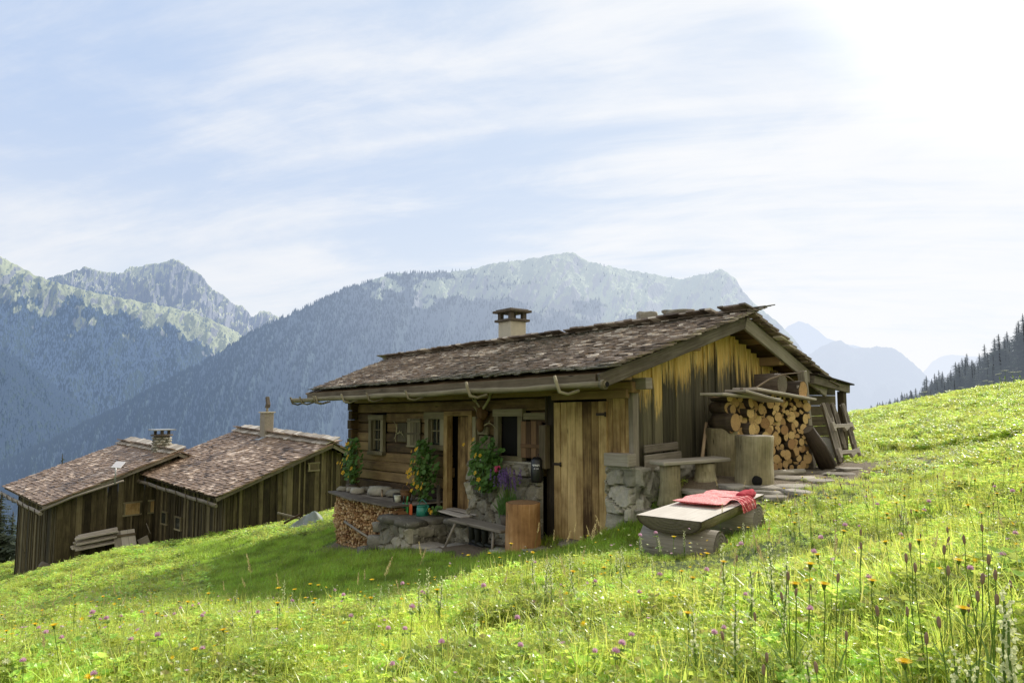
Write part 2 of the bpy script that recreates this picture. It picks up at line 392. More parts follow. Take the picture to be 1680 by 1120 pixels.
def stone_face(name, O, A, B, la, lb, mat, parent, cell=.2, depth=.06, seed=1, mask=None, res=.022):
    """masonry sheet: voronoi stones standing proud of recessed joints; O corner, A/B unit axes, outward = A x B"""
    O, A, B = Vector(O), Vector(A), Vector(B); N = A.cross(B).normalized()
    rg = np.random.default_rng(seed)
    na, nb = max(2, int(la/res)), max(2, int(lb/res))
    a = np.linspace(0, la, na); b = np.linspace(0, lb, nb); aa, bb = np.meshgrid(a, b)
    cx, cy = cell*1.25, cell*.85
    sx, sy = np.meshgrid(np.arange(-1, la/cx + 1), np.arange(-1, lb/cy + 1))
    sx = sx + (np.round(sy).astype(int) % 2)*.5
    px = ((sx + rg.uniform(-.38, .38, sx.shape))*cx).ravel(); py = ((sy + rg.uniform(-.34, .34, sy.shape))*cy).ravel()
    pr = rg.random(px.size)
    wob = np.array([noise.noise(Vector((x*5, y*5, seed))) for x, y in zip(aa.ravel(), bb.ravel())]).reshape(aa.shape)*.05
    d = np.hypot((aa + wob).ravel()[:, None] - px, ((bb - wob).ravel()[:, None] - py)*1.3)
    idx = np.argsort(d, axis=1)[:, :2]; k = np.arange(len(d))
    f1 = d[k, idx[:, 0]]; f2 = d[k, idx[:, 1]]
    e = np.clip((f2 - f1)/(.12*cell), 0, 1); hgt = e*e*(3 - 2*e)
    fn = np.array([noise.noise(Vector((x*11, y*11, seed + 5))) for x, y in zip(aa.ravel(), bb.ravel())])
    sl1 = (rg.random(px.size) - .5)[idx[:, 0]]*(aa.ravel() - px[idx[:, 0]])*8 + (rg.random(px.size) - .5)[idx[:, 0]]*(bb.ravel() - py[idx[:, 0]])*9
    h = depth*(hgt*(.5 + .6*pr[idx[:, 0]] + .9*sl1) + fn*.4)
    edge = np.minimum.reduce([aa.ravel(), la - aa.ravel(), bb.ravel() + 9, lb - bb.ravel()])
    h *= np.clip(edge/.03, 0, 1)
    verts = np.array(O)[None] + aa.ravel()[:, None]*np.array(A) + bb.ravel()[:, None]*np.array(B) + h[:, None]*np.array(N)
    fc = grid_faces(nb, na)
    if mask is not None:
        cen_a = aa.ravel()[fc].mean(1); cen_b = bb.ravel()[fc].mean(1)
        keep = np.array([mask(x, y) for x, y in zip(cen_a, cen_b)]); fc = fc[keep]
    o0 = O + A*la/2
    me = np_mesh(name, verts - np.array(o0), fc, mat, False, {'rnd': pr[idx[:, 0]], 'mort': 1 - np.clip(e*2.2, 0, 1)})
    ob = bpy.data.objects.new(name, me); COL.objects.link(ob)
    if parent is not None: ob.parent = parent; ob.location = o0 - wpos(parent)
    else: ob.location = o0
    return ob

# ------------------------------------------------------------------ terrain
def pz(px, py, Y): q = P(px, py, Y); return (q.x, q.y, q.z)
CTRL = [pz(0,1120,2.9), pz(250,1120,2.95), pz(400,1120,2.9), pz(640,1120,2.75), pz(840,1120,2.4), pz(1050,1120,2.25), pz(1300,1120,2.05), pz(1680,1120,1.75),
    pz(200,1060,4.6), pz(400,1030,5.4), pz(640,1000,5.5), pz(840,1000,4.3), pz(1050,1000,3.6), pz(1300,1000,3.0), pz(1680,960,2.9),
    pz(840,937,5.6), pz(740,965,5.6), pz(1040,905,5.3), pz(1050,934,5.4), pz(1160,925,5.3), pz(1100,942,4.7), pz(1300,880,5.2), pz(1245,866,6.6), pz(1680,880,4.1), pz(1500,860,5.0), pz(1680,750,8.0),
    pz(1680,680,14), pz(1500,765,9.3), pz(1500,700,15), pz(1400,785,9.3), pz(1300,805,8.0), pz(1400,760,11.3), pz(1345,762,11.2), pz(1165,782,9.3), pz(1240,790,8.5),
    pz(1100,795,8.5), pz(1130,785,9.2), pz(1090,797,9.0), pz(1040,852,8.5), pz(1020,868,8.3),
    pz(1395,681,25), pz(1500,660,25), pz(1590,641,25), pz(1680,632,25), pz(1900,585,26), pz(1300,690,25),
    pz(840,917,8.0), pz(640,958,8.0), pz(740,935,8.0), pz(950,893,8.2), pz(917,882,9.3), pz(1000,874,8.7), pz(858,897,9.3), pz(760,902,9.8), pz(690,893,10.6), pz(600,900,12.0), pz(552,893,13.0),
    pz(400,965,10), pz(200,1000,8.5), pz(0,1030,8.5), pz(330,935,13), pz(450,872,16.5), pz(520,858,17), pz(355,890,18.5), pz(200,906,18.5), pz(30,950,21.5), pz(250,925,15), pz(100,975,14), pz(0,985,14),
    pz(0,932,30), pz(300,895,24), (-8,24,-4.3), (-4,20,-3.0), (-20,45,-14), (-8,45,-10), (0,32,-4.0), (6,20,-1.6), (7,30,-2.5), (14,42,-3.5), (24,46,-2.5), (36,46,0), (-26,30,-9.5),
    (0,-3,-.75), (5,-3,.15), (-5,-3,-2.0), (3.2,.3,-.35), (-3.5,.3,-1.75), (0,.8,-.93), (4.5,3,-.25), (7,6,-.2), (-10,5,-3.4), (12,10,.5), (-14,12,-5.2), (20,16,1.6), (-20,20,-8.0)]
for s_, v_, z_ in [(.6,-.15,-1.5),(.2,.7,-1.02),(0,2,-.98),(-2,5.2,-.9),(-7,5.2,-1.3),(-7.6,2,-1.9),(-3,2,-1.3),(-7.4,0,-2.5),(-2,0,-2.0),(-4,0,-2.25),(-.3,0,-1.9),(1.2,4.6,-1.0)]:
    q = L(s_, v_, z_); CTRL.append((q.x, q.y, q.z))
CP = np.array(CTRL)
def _phi(r2): return .5*r2*np.log(r2 + 1e-9)
_n = len(CP); _d2 = ((CP[:, None, :2] - CP[None, :, :2])**2).sum(2)
_A = np.zeros((_n + 3, _n + 3)); _A[:_n, :_n] = _phi(_d2) + np.eye(_n)*.12
_A[:_n, _n] = 1; _A[:_n, _n + 1:] = CP[:, :2]; _A[_n:, :_n] = _A[:_n, _n:].T
_w = np.linalg.solve(_A, np.concatenate([CP[:, 2], np.zeros(3)]))
def tps(x, y):
    x = np.atleast_1d(np.asarray(x, float)); y = np.atleast_1d(np.asarray(y, float)); out = np.empty(x.shape)
    xf, yf, of = x.ravel(), y.ravel(), out.ravel()
    for i in range(0, len(xf), 20000):
        a, b = xf[i:i+20000], yf[i:i+20000]
        d2 = (a[:, None] - CP[:, 0])**2 + (b[:, None] - CP[:, 1])**2
        of[i:i+20000] = _phi(d2) @ _w[:_n] + _w[_n] + _w[_n+1]*a + _w[_n+2]*b
    return of.reshape(x.shape)
def ground(x, y):
    x = np.asarray(x, float); y = np.asarray(y, float)
    r = np.hypot(x, y); k = np.clip((r - 38)/30, 0, 1); k = k*k*(3 - 2*k)
    sc = np.where(r > 45, 45/np.maximum(r, 1), 1.0)
    z = tps(x*sc, y*sc)
    und = .03*np.sin(x*1.3 + 1.1*np.sin(y*.9))*np.cos(y*1.1 + x*.4) + .012*np.sin(x*4.1 + y*1.7)*np.cos(y*3.7 - x)
    far = -np.clip(r - 40, 0, None)*.42
    return (z + und)*(1 - k) + k*(np.clip(z, -12, 4)) + np.maximum(far, -620)
def gz(x, y): return float(ground(x, y)[0] if np.ndim(ground(x, y)) else ground(x, y))
def inv_np(x, y): return U.x*x + U.y*y - S0, V.x*x + V.y*y - C0
VB = ([-16, -12, -8, -6, -3, -1, .3, 1.3, 2.1, 2.6], [-1.9, -2.3, -2.7, -3.5, -4.3, -4.3, -3.8, -3.0, -2.2, -1.7])
def lawn(x, y):
    """1 on the mown hollow in front of the hut, 0 in the tall meadow"""
    s, v = inv_np(x, y)
    vb = np.interp(s, *VB) + .12*np.sin(s*5) + .08*np.sin(s*11 + 1)
    top = np.interp(s, [-16, -9, -7.6, .1, .5, 3], [-1.0, -.9, 1.2, 1.2, .15, -.9])
    return (np.clip((v - vb)/.35, 0, 1)*np.clip((top - v)/.3, 0, 1)*(s > -15)*(s < 2.6))
def soil(x, y):
    """bare trodden earth beside the gable and the path"""
    s, v = inv_np(x, y)
    n = .25*np.sin(s*6.1 + v*3) + .2*np.sin(v*7.7 - s*4.3) + .2*np.sin(s*13 + v*11)
    a = np.clip(1.3 - np.abs((s - .85)/1.05) - n, 0, 1)*np.clip((v - .2)/.3, 0, 1)*np.clip((5.6 - v)/.9, 0, 1)
    px, py = .15, 3.55
    b = np.clip(1.35 - np.hypot((x + .05)/.3, (y - 3.42)/.14) - n*.5, 0, 1)
    w = np.clip(1.5 - np.abs(v + .55)/.75 - n, 0, 1)*(s > -6.6)*(s < -.5)*.8
    return np.maximum(np.maximum(a, b), w)
def build_ground():
    r = np.concatenate([np.geomspace(.5, 45, 330), np.geomspace(47, 26000, 60)])
    az = np.concatenate([np.radians(np.linspace(-180, -62, 40))[:-1], np.radians(np.linspace(-62, 62, 520)), np.radians(np.linspace(62, 180, 40))[1:]])
    rr, aa = np.meshgrid(r, az, indexing='ij')
    x, y = rr*np.sin(aa), rr*np.cos(aa); z = ground(x, y)
    nr, nc = x.shape
    v = np.stack([x.ravel(), y.ravel(), z.ravel()], 1); fc = grid_faces(nr, nc)
    m, g = new_mat('meadow_ground')
    geo = g.n('ShaderNodeNewGeometry').outputs['Position']
    so = g.attr('soil'); la = g.attr('lawn')
    n1 = g.noise(geo, 1.1, 5, .6); n2 = g.noise(geo, 14, 5, .7); n3 = g.noise(geo, 60, 4, .7)
    gr = g.mix(n1, c4((.05, .075, .015)), c4((.12, .16, .035)))
    gr = g.mix(g.math('MULTIPLY', n2, .6), gr, c4((.03, .045, .012)))
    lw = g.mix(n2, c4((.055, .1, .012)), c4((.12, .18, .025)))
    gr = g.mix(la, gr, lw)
    sl = g.mix(n3, c4((.07, .05, .03)), g.mix(n2, c4((.17, .13, .08)), c4((.34, .28, .2))))
    t = g.smooth(g.math('ADD', so, g.math('MULTIPLY_ADD', n2, .7, -.35)), .3, .6)
    finish(m, g, g.mix(t, gr, sl), .95, g.math('ADD', n2, g.math('MULTIPLY', n3, .6)), .8, .03)
    me = np_mesh('ground', v, fc, m, True, {'soil': soil(x, y).ravel(), 'lawn': lawn(x, y).ravel()})
    o = bpy.data.objects.new('ground', me); COL.objects.link(o); tag(o, kind='structure')
build_ground()
def on_ground(px, py, h=0.0, y0=1.2, y1=40):
    """march the view ray of a photo pixel until it is h above the ground"""
    r = ray(px, py); ys = np.linspace(y0, y1, 1600); X = r.x/r.y*ys; Zr = r.z/r.y*ys
    d = Zr - (ground(X, ys) + h); k = np.where(d < 0)[0]
    i = k[0] if len(k) else len(ys) - 1
    return Vector((X[i], ys[i], float(Zr[i])))

# ------------------------------------------------------------------ world, sun, camera
SUN_AZ, SUN_EL = 43.0, 33.0
w = bpy.data.worlds.new('World'); SC.world = w; w.use_nodes = True; w.node_tree.nodes.clear(); g = G(w.node_tree)
sky = g.n('ShaderNodeTexSky', sky_type='NISHITA'); sky.sun_disc = False; sky.sun_elevation = R(SUN_EL); sky.sun_rotation = R(SUN_AZ)
sky.altitude = 1500; sky.air_density = 1.0; sky.dust_density = 1.2; sky.ozone_density = 1.0
tc = g.n('ShaderNodeTexCoord').outputs['Generated']
sep = g.n('ShaderNodeSeparateXYZ', {0: tc}); dz = g.math('MAXIMUM', sep.outputs[2], .02)
cu = g.math('DIVIDE', sep.outputs[0], g.math('ADD', dz, .22)); cv = g.math('DIVIDE', sep.outputs[1], g.math('ADD', dz, .22))
cvec = g.n('ShaderNodeCombineXYZ', {0: cu, 1: cv, 2: 0.0}).outputs[0]
rot = g.n('ShaderNodeVectorRotate', {'Vector': cvec, 'Angle': R(14)}, rotation_type='Z_AXIS').outputs[0]
wisp = g.noise(g.vmul(rot, (.55, 1.5, 1)), 1.0, 9, .6, .7)
wisp2 = g.noise(g.vadd(g.vmul(rot, (1.4, 3.0, 1)), (5, 2, 0)), 1.0, 8, .62, .9)
wisp3 = g.noise(g.vadd(g.vmul(rot, (.35, 4.2, 1)), (2, 7, 0)), 1.0, 6, .55, .5)
cl = g.math('ADD', g.math('ADD', g.math('MULTIPLY', wisp, .5), g.math('MULTIPLY', wisp2, .3)), g.math('MULTIPLY', wisp3, .24))
sd = (math.sin(R(SUN_AZ))*math.cos(R(SUN_EL)), math.cos(R(SUN_AZ))*math.cos(R(SUN_EL)), math.sin(R(SUN_EL)))
dot = g.n('ShaderNodeVectorMath', {0: tc, 1: sd}, operation='DOT_PRODUCT').outputs['Value']
glow = g.smooth(dot, .66, 1.0); wide = g.smooth(dot, .3, 1.0)
low = g.math('SUBTRACT', 1, g.smooth(sep.outputs[2], .0, .42))
dens = g.smooth(g.math('ADD', cl, g.math('ADD', g.math('MULTIPLY', glow, .08), g.math('MULTIPLY', low, .09))), .47, .68)
bdot = g.n('ShaderNodeVectorMath', {0: tc, 1: (.45, -.88, .15)}, operation='DOT_PRODUCT').outputs['Value']
back = g.smooth(bdot, -.1, .75)
cloudcol = g.mix(wide, c4((8.9, 9.15, 9.6)), c4((9.95, 10.0, 10.1)))
pale = g.mix(low, c4((5.6, 7.0, 9.5)), c4((9.0, 9.35, 9.75)))
pale = g.mix(g.math('MULTIPLY', wide, .75), pale, c4((8.0, 8.85, 10.0)))
base = g.mix(.9, sky.outputs[0], pale)
skyc = g.mix(g.math('MULTIPLY', dens, .9), base, cloudcol)
skyc = g.mix(g.smooth(dot, .94, 1.0), skyc, c4((13, 13, 12.6)))
skyc = g.mix(back, skyc, c4((10.5, 9.9, 8.8)))  # warm brightening added to the unseen sky behind the camera, fills the shaded sides
bg = g.n('ShaderNodeBackground', {0: skyc, 1: .1}); g.n('ShaderNodeOutputWorld', {0: bg})
sl = bpy.data.lights.new('sun', 'SUN'); sl.energy = 5.0; sl.angle = R(.55); sl.color = (1.0, .95, .86)
so_ = bpy.data.objects.new('sun', sl); COL.objects.link(so_)
so_.rotation_euler = Vector(sd).to_track_quat('Z', 'Y').to_euler()
cam = bpy.data.cameras.new('camera'); cam.sensor_width = 36; cam.lens = 24; cam.clip_start = .05; cam.clip_end = 60000
co = bpy.data.objects.new('camera', cam); COL.objects.link(co); co.rotation_euler = (math.pi/2 + PITCH, 0, 0); SC.camera = co
SC.view_settings.view_transform = 'Standard'; SC.view_settings.look = 'None'; SC.view_settings.exposure = 0
SC.render.engine = 'CYCLES'; SC.cycles.max_bounces = 6; SC.cycles.use_denoising = True

# ------------------------------------------------------------------ mountains
def mountain_mat(name, kind, haze, hd, forest=(.035, .055, .04), meadow=(.3, .33, .16), rock=(.26, .25, .24), fl=0, fh=1, rockmix=.5):
    """kind attr t = 0 foot .. 1 crest; aerial haze from the distance of the surface point"""
    m, g = new_mat(name)
    gn = g.n('ShaderNodeNewGeometry'); geo = gn.outputs['Position']
    n2 = g.noise(geo, .006, 8, .65); n3 = g.noise(geo, .03, 5, .7)
    sepn = g.n('ShaderNodeSeparateXYZ', {0: gn.outputs['Normal']})
    steep = g.math('SUBTRACT', 1, sepn.outputs[2])
    tree = g.n('ShaderNodeTexVoronoi', {'Vector': g.vmul(geo, (1, 1, .35)), 'Scale': .055}).outputs['Distance']
    fo = g.mix(g.smooth(tree, .1, .7), c4([x*1.2 for x in forest]), c4([x*.5 for x in forest]))
    fo = g.mix(g.math('MULTIPLY', n2, .6), fo, c4([x*1.3 for x in forest]))
    rk = g.mix(n3, c4([x*.55 for x in rock]), c4([x*1.5 for x in rock]))
    md = g.mix(n2, c4(meadow), c4([x*.6 for x in meadow]))
    up = g.mix(g.smooth(g.math('ADD', g.math('ADD', steep, g.math('MULTIPLY', n2, .8)), 0), .95 - rockmix*.5, 1.12 - rockmix*.5), md, rk)
    lim = g.math('ADD', g.attr('mead'), g.math('MULTIPLY_ADD', n3, .5, -.25))
    col = g.mix(g.smooth(lim, .35, .65), fo, up)
    scar = g.smooth(g.noise(g.vmul(geo, (1, 1, .3)), .0035, 8, .72), .62, .7)
    col = g.mix(g.math('MULTIPLY', scar, .5), col, rk)
    shade = g.smooth(g.noise(g.vmul(geo, (1, 1, .45)), .0016, 6, .6), .35, .7)
    col = g.mix(g.math('MULTIPLY', shade, .45), col, c4([x*.5 for x in forest]))
    return haze_finish(m, g, col, haze, hd, g.math('ADD', n3, tree))
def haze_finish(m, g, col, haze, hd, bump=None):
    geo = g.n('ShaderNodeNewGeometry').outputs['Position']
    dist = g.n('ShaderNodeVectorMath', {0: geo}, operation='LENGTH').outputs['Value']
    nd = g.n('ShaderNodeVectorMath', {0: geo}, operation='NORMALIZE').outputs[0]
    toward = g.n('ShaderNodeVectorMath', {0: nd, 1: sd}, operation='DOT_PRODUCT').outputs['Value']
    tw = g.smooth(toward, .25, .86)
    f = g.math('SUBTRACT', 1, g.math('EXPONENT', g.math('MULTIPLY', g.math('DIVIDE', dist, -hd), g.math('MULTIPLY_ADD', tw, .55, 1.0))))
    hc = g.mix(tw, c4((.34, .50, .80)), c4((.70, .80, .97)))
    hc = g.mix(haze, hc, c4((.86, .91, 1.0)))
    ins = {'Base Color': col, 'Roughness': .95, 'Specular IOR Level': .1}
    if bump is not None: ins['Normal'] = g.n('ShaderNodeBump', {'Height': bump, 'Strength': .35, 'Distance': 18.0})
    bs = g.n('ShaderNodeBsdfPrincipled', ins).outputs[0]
    em = g.n('ShaderNodeEmission', {'Color': hc, 'Strength': 1.0}).outputs[0]  # distance haze painted on as a glow mixed over the surface
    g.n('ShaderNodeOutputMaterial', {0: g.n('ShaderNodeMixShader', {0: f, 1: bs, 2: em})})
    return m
def sstep(x): x = min(1, max(0, x)); return x*x*(3 - 2*x)
def treeline(sx): return float(np.interp(sx, [0, 480, 560, 600, 640, 700, 760, 830, 900, 1000, 1100, 1200, 1400], [0, 0, 470, 492, 497, 503, 500, 508, 525, 540, 560, 600, 640]))
def top2(sx, sy, t):
    if sx < 520: return 0.0
    return sstep((treeline(sx) + 46*fbm(sx*.014, sy*.03) - sy)/40)
def fbm(x, y, z=0, o=5): return noise.fractal(Vector((x, y, z)), .55, 2.1, o)
def mountain(name, crest, d1, d0, z0, mat, mfun=None, n=420, rows=120, amp=1.0, seed=0, rough=1.0, skew=.6, prof=1.0, gul=9):
    """crest: photo pixels of the skyline; d1/d0 distance of crest/foot at left and right end"""
    xs = np.array([c[0] for c in crest], float); ys = np.array([c[1] for c in crest], float)
    px = np.linspace(xs[0], xs[-1], n); py = np.interp(px, xs, ys)
    jit = np.array([fbm(p*.045, seed, 1, 6)*3.2*rough + fbm(p*.22, seed, 4, 4)*1.1*rough for p in px]); py = py - jit
    verts = []; tt = []
    rws = np.concatenate([np.linspace(0, 1, rows), [1.06, 1.2, 1.5]])
    for j, t in enumerate(rws):
        for i in range(n):
            q = i/(n - 1); D1 = d1[0] + (d1[1] - d1[0])*q; D0 = d0[0] + (d0[1] - d0[0])*q
            rc = ray(px[i], py[i]); h = math.hypot(rc.x, rc.y); ux, uy = rc.x/h, rc.y/h; zc = rc.z/h*D1
            if t <= 1:
                d = D0 + (D1 - D0)*t; z = z0 + (zc - z0)*(t**prof)
                env = math.sin(math.pi*min(1, t*.98 + .0))**.6 if t < 1 else 0
                ws = (px[i]/1680*gul + (1 - t)*skew); hh = D1*.03*amp
                wp = .5*noise.noise(Vector((ws*1.3, t*2.2, seed + 3)))
                rid = 1 - abs(noise.noise(Vector((ws*1.1 + wp, t*1.9, seed))))*2.2
                rid2 = 1 - abs(noise.noise(Vector((ws*3.1 + wp*2 + t, t*5.5, seed + 9))))*2.2
                z += hh*env*(rid*.8 + rid2*.33 + fbm(ws*9, t*9, seed)*.35)
                # never stand above the skyline
                z = min(z, rc.z/h*d + (0 if t > .97 else -.0005*d*(1 - t))) if t > .3 else z
            else: d = D1*(1 + (t - 1)*.7); z = zc - (t - 1)*D1*.45
            verts.append((ux*d, uy*d, z)); tt.append(min(t, 1))
    me = np_mesh(name, verts, grid_faces(len(rws), n), mat, True, {'t': tt, 'mead': ([mfun(*proj(v_), t_) for v_, t_ in zip(verts, tt)] if mfun else [0]*len(tt))})
    o = bpy.data.objects.new(name, me); COL.objects.link(o); tag(o, kind='structure')
    return o, np.array(verts).reshape(len(rws), n, 3), rws
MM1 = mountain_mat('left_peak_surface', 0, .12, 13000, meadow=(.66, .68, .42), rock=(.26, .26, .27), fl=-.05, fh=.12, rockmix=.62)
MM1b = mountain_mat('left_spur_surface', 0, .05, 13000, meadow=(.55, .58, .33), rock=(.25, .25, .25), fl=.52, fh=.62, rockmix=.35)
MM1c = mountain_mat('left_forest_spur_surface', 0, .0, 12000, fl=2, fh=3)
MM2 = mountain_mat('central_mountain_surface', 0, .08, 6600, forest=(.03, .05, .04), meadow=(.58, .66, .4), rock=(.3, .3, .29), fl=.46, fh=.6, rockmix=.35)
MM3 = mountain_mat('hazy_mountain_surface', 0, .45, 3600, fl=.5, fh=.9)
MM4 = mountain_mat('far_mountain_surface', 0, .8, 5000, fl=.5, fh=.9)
mountain('distant_hill', [(1490,640),(1530,592),(1548,584),(1565,581),(1590,584),(1640,588),(1720,600)], (16000,16000), (14000,14000), -300, MM4, None, 90, 20, .3, 3, .4)
mountain('left_peak', [(40,500),(60,470),(85,453),(100,450),(140,438),(150,441),(170,446),(200,447),(215,438),(240,434),(262,433),(275,428),(284,423),(292,427),(300,433),(330,452),(350,474),(380,495),(400,503),(412,518),(425,512),(440,511),(452,517),(475,528),(520,560)], (8200,8200), (5600,5600), -350, MM1, (lambda sx, sy, t: 1.0), 420, 110, 1.2, 11, 1.3, gul=16)
o1b, vb1, _r = mountain('left_spur', [(-1500,330),(-1000,300),(-600,350),(-350,330),(-160,380),(-60,400),(0,421),(20,431),(45,444),(75,458),(110,468),(150,478),(200,489),(250,498),(300,508),(340,521),(380,540),(410,560),(450,585),(520,620)], (5600,6500), (3400,4300), -760, MM1b, (lambda sx, sy, t: sstep((t - .76 - .16*fbm(sx*.02, sy*.02))/.1)), 900, 130, 1.1, 21, .9, gul=9)
o1c, vc1, _r = mountain('left_forest_spur', [(-1300,420),(-800,440),(-400,400),(-200,480),(-60,530),(0,575),(30,592),(60,612),(95,640),(125,662),(138,674),(170,710),(230,760)], (3700,4000), (2600,2900), -760, MM1c, None, 480, 70, .8, 31, .7)
mountain('hazy_peak', [(1180,620),(1260,560),(1295,533),(1310,527),(1325,531),(1345,543),(1358,556),(1380,562),(1400,566),(1420,573),(1470,600)], (9500,9500), (8000,8000), -500, MM3, None, 150, 50, .6, 41, .6)
mountain('hazy_ridge', [(1200,640),(1270,600),(1330,580),(1352,566),(1365,560),(1380,558),(1398,570),(1420,571),(1440,568),(1462,570),(1478,578),(1492,590),(1510,606),(1524,622),(1545,645),(1600,690)], (5200,5200), (3600,3600), -500, MM3, None, 260, 60, .7, 44, .6)
o2, v2, r2 = mountain('central_mountain', [(-560,1000),(-300,900),(-120,820),(0,765),(100,718),(200,668),(300,613),(400,556),(440,532),(480,515),(520,496),(560,478),(600,464),(640,449),(700,448),(740,446),(780,441),(800,433),(830,429),(870,424),(900,420),(918,415),(930,413),(945,416),(962,428),(1000,437),(1040,444),(1080,452),(1108,458),(1150,452),(1168,445),(1182,441),(1196,449),(1208,458),(1216,474),(1230,490),(1250,508),(1275,528),(1300,552),(1325,585),(1350,610),(1400,650),(1470,700)], (1900,5200), (900,3600), -560, MM2, top2, 900, 150, 1.0, 51, 1.0, skew=1.4, gul=20)
# forest seen as one mass on the mountain flanks: small conifers instanced by geometry nodes
def instancer(name, pts, rots, scls, idxs, protos, parent=None, kind='stuff'):
    me = bpy.data.meshes.new(name); pts = np.asarray(pts, dtype=np.float32)
    me.vertices.add(len(pts)); me.vertices.foreach_set('co', pts.ravel())
    a = me.attributes.new('rot', 'FLOAT_VECTOR', 'POINT'); a.data.foreach_set('vector', np.asarray(rots, dtype=np.float32).ravel())
    a = me.attributes.new('scl', 'FLOAT', 'POINT'); a.data.foreach_set('value', np.asarray(scls, dtype=np.float32))
    a = me.attributes.new('pick', 'INT', 'POINT'); a.data.foreach_set('value', np.asarray(idxs, dtype=np.int32))
    cl = bpy.data.collections.new(name + '_sources')
    for i, p in enumerate(protos):
        ob = bpy.data.objects.new('%s_source_%02d' % (name, i), p); cl.objects.link(ob)
    o = bpy.data.objects.new(name, me); COL.objects.link(o)
    if parent: o.parent = parent
    ng = bpy.data.node_groups.new(name, 'GeometryNodeTree'); ng.interface.new_socket('Geometry', in_out='INPUT', socket_type='NodeSocketGeometry'); ng.interface.new_socket('Geometry', in_out='OUTPUT', socket_type='NodeSocketGeometry')
    N = ng.nodes; K = ng.links
    gi = N.new('NodeGroupInput'); go = N.new('NodeGroupOutput'); iop = N.new('GeometryNodeInstanceOnPoints'); ci = N.new('GeometryNodeCollectionInfo')
    ci.inputs['Collection'].default_value = cl; ci.inputs['Separate Children'].default_value = True; ci.inputs['Reset Children'].default_value = True
    def na(nm, ty):
        q = N.new('GeometryNodeInputNamedAttribute'); q.data_type = ty; q.inputs['Name'].default_value = nm; return q.outputs[0]
    K.new(gi.outputs[0], iop.inputs['Points']); K.new(ci.outputs[0], iop.inputs['Instance']); iop.inputs['Pick Instance'].default_value = True
    K.new(na('pick', 'INT'), iop.inputs['Instance Index']); K.new(na('scl', 'FLOAT'), iop.inputs['Scale'])
    e2r = N.new('FunctionNodeEulerToRotation'); K.new(na('rot', 'FLOAT_VECTOR'), e2r.inputs[0]); K.new(e2r.outputs[0], iop.inputs['Rotation'])
    K.new(iop.outputs[0], go.inputs[0])
    md = o.modifiers.new('instances', 'NODES'); md.node_group = ng
    return tag(o, kind=kind)
def far_tree_mesh(i, mat):
    mb = MB(); rd = random.Random(i)
    for k, (z0, z1, r0) in enumerate([(0, .62, .17), (.3, .84, .125), (.58, 1.0, .075)]):
        n = 6; b = len(mb.v); off = rd.random()*6
        for a in range(n): mb.vert((math.cos(off + a*2*math.pi/n)*r0*rd.uniform(.7, 1.25), math.sin(off + a*2*math.pi/n)*r0*rd.uniform(.7, 1.25), z0 + rd.uniform(-.04, .04)))
        mb.vert((0, 0, z1))
        for a in range(n): mb.face((b + a, b + (a + 1) % n, b + n), [(0, 0)]*3, rd.random())
    return mb.mesh('far_conifer', mat)
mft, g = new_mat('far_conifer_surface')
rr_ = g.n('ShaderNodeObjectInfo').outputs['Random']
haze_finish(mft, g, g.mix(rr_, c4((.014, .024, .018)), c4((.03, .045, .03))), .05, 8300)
def flank_forest(name, vs, rows, count, tmin, tmax, hgt, cfun, label, px0=-60, px1=1700):
    nr, nc, _ = vs.shape; P_, S_ = [], []; tries = 0
    rg = np.random.default_rng(len(name))
    while len(P_) < count and tries < count*14:
        tries += 1
        j = rg.uniform(tmin, tmax)*(rows - 1); i = rg.uniform(0, nc - 2); j0, i0 = int(j), int(i); fj, fi = j - j0, i - i0
        if j0 >= rows - 1: continue
        p = (vs[j0, i0]*(1 - fi) + vs[j0, i0 + 1]*fi)*(1 - fj) + (vs[j0 + 1, i0]*(1 - fi) + vs[j0 + 1, i0 + 1]*fi)*fj
        sx, sy = proj(p)
        if not (px0 < sx < px1) or sy > 900: continue
        if rg.random() > cfun(sx, sy, j/(rows - 1), p): continue
        P_.append(p - np.array([0, 0, 2])); S_.append(hgt*rg.uniform(.55, 1.25))
    n = len(P_); rots = np.stack([np.zeros(n), np.zeros(n), rg.uniform(0, 6.28, n)], 1)
    o = instancer(name, P_, rots, S_, rg.integers(0, 4, n), [far_tree_mesh(q, mft) for q in range(4)])
    tag(o, label, 'forest'); return n
def cf2(sx, sy, t, p):
    k = top2(sx, sy, t); op = .35 if (fbm(sx*.012, sy*.02, 7) > .22 and sx > 380) else 1.0
    return (1 - k)*op + .02
nA = flank_forest('mountain_forest', v2, 150, 42000, .02, 1.0, 20, cf2, 'blue green conifer forest covering the flank of the central mountain', px1=1250)
nB = flank_forest('spur_forest', vb1, 130, 22000, .05, .98, 24, lambda sx, sy, t, p: 1.0 if t < .79 + .16*fbm(sx*.02, sy*.02) else .04, 'blue conifer forest on the far left slope under the alpine meadow', px1=480)
nC = flank_forest('valley_forest', vc1, 70, 9000, .05, 1.0, 22, lambda sx, sy, t, p: 1, 'dark blue conifer forest on the low spur at the far left', px1=300)

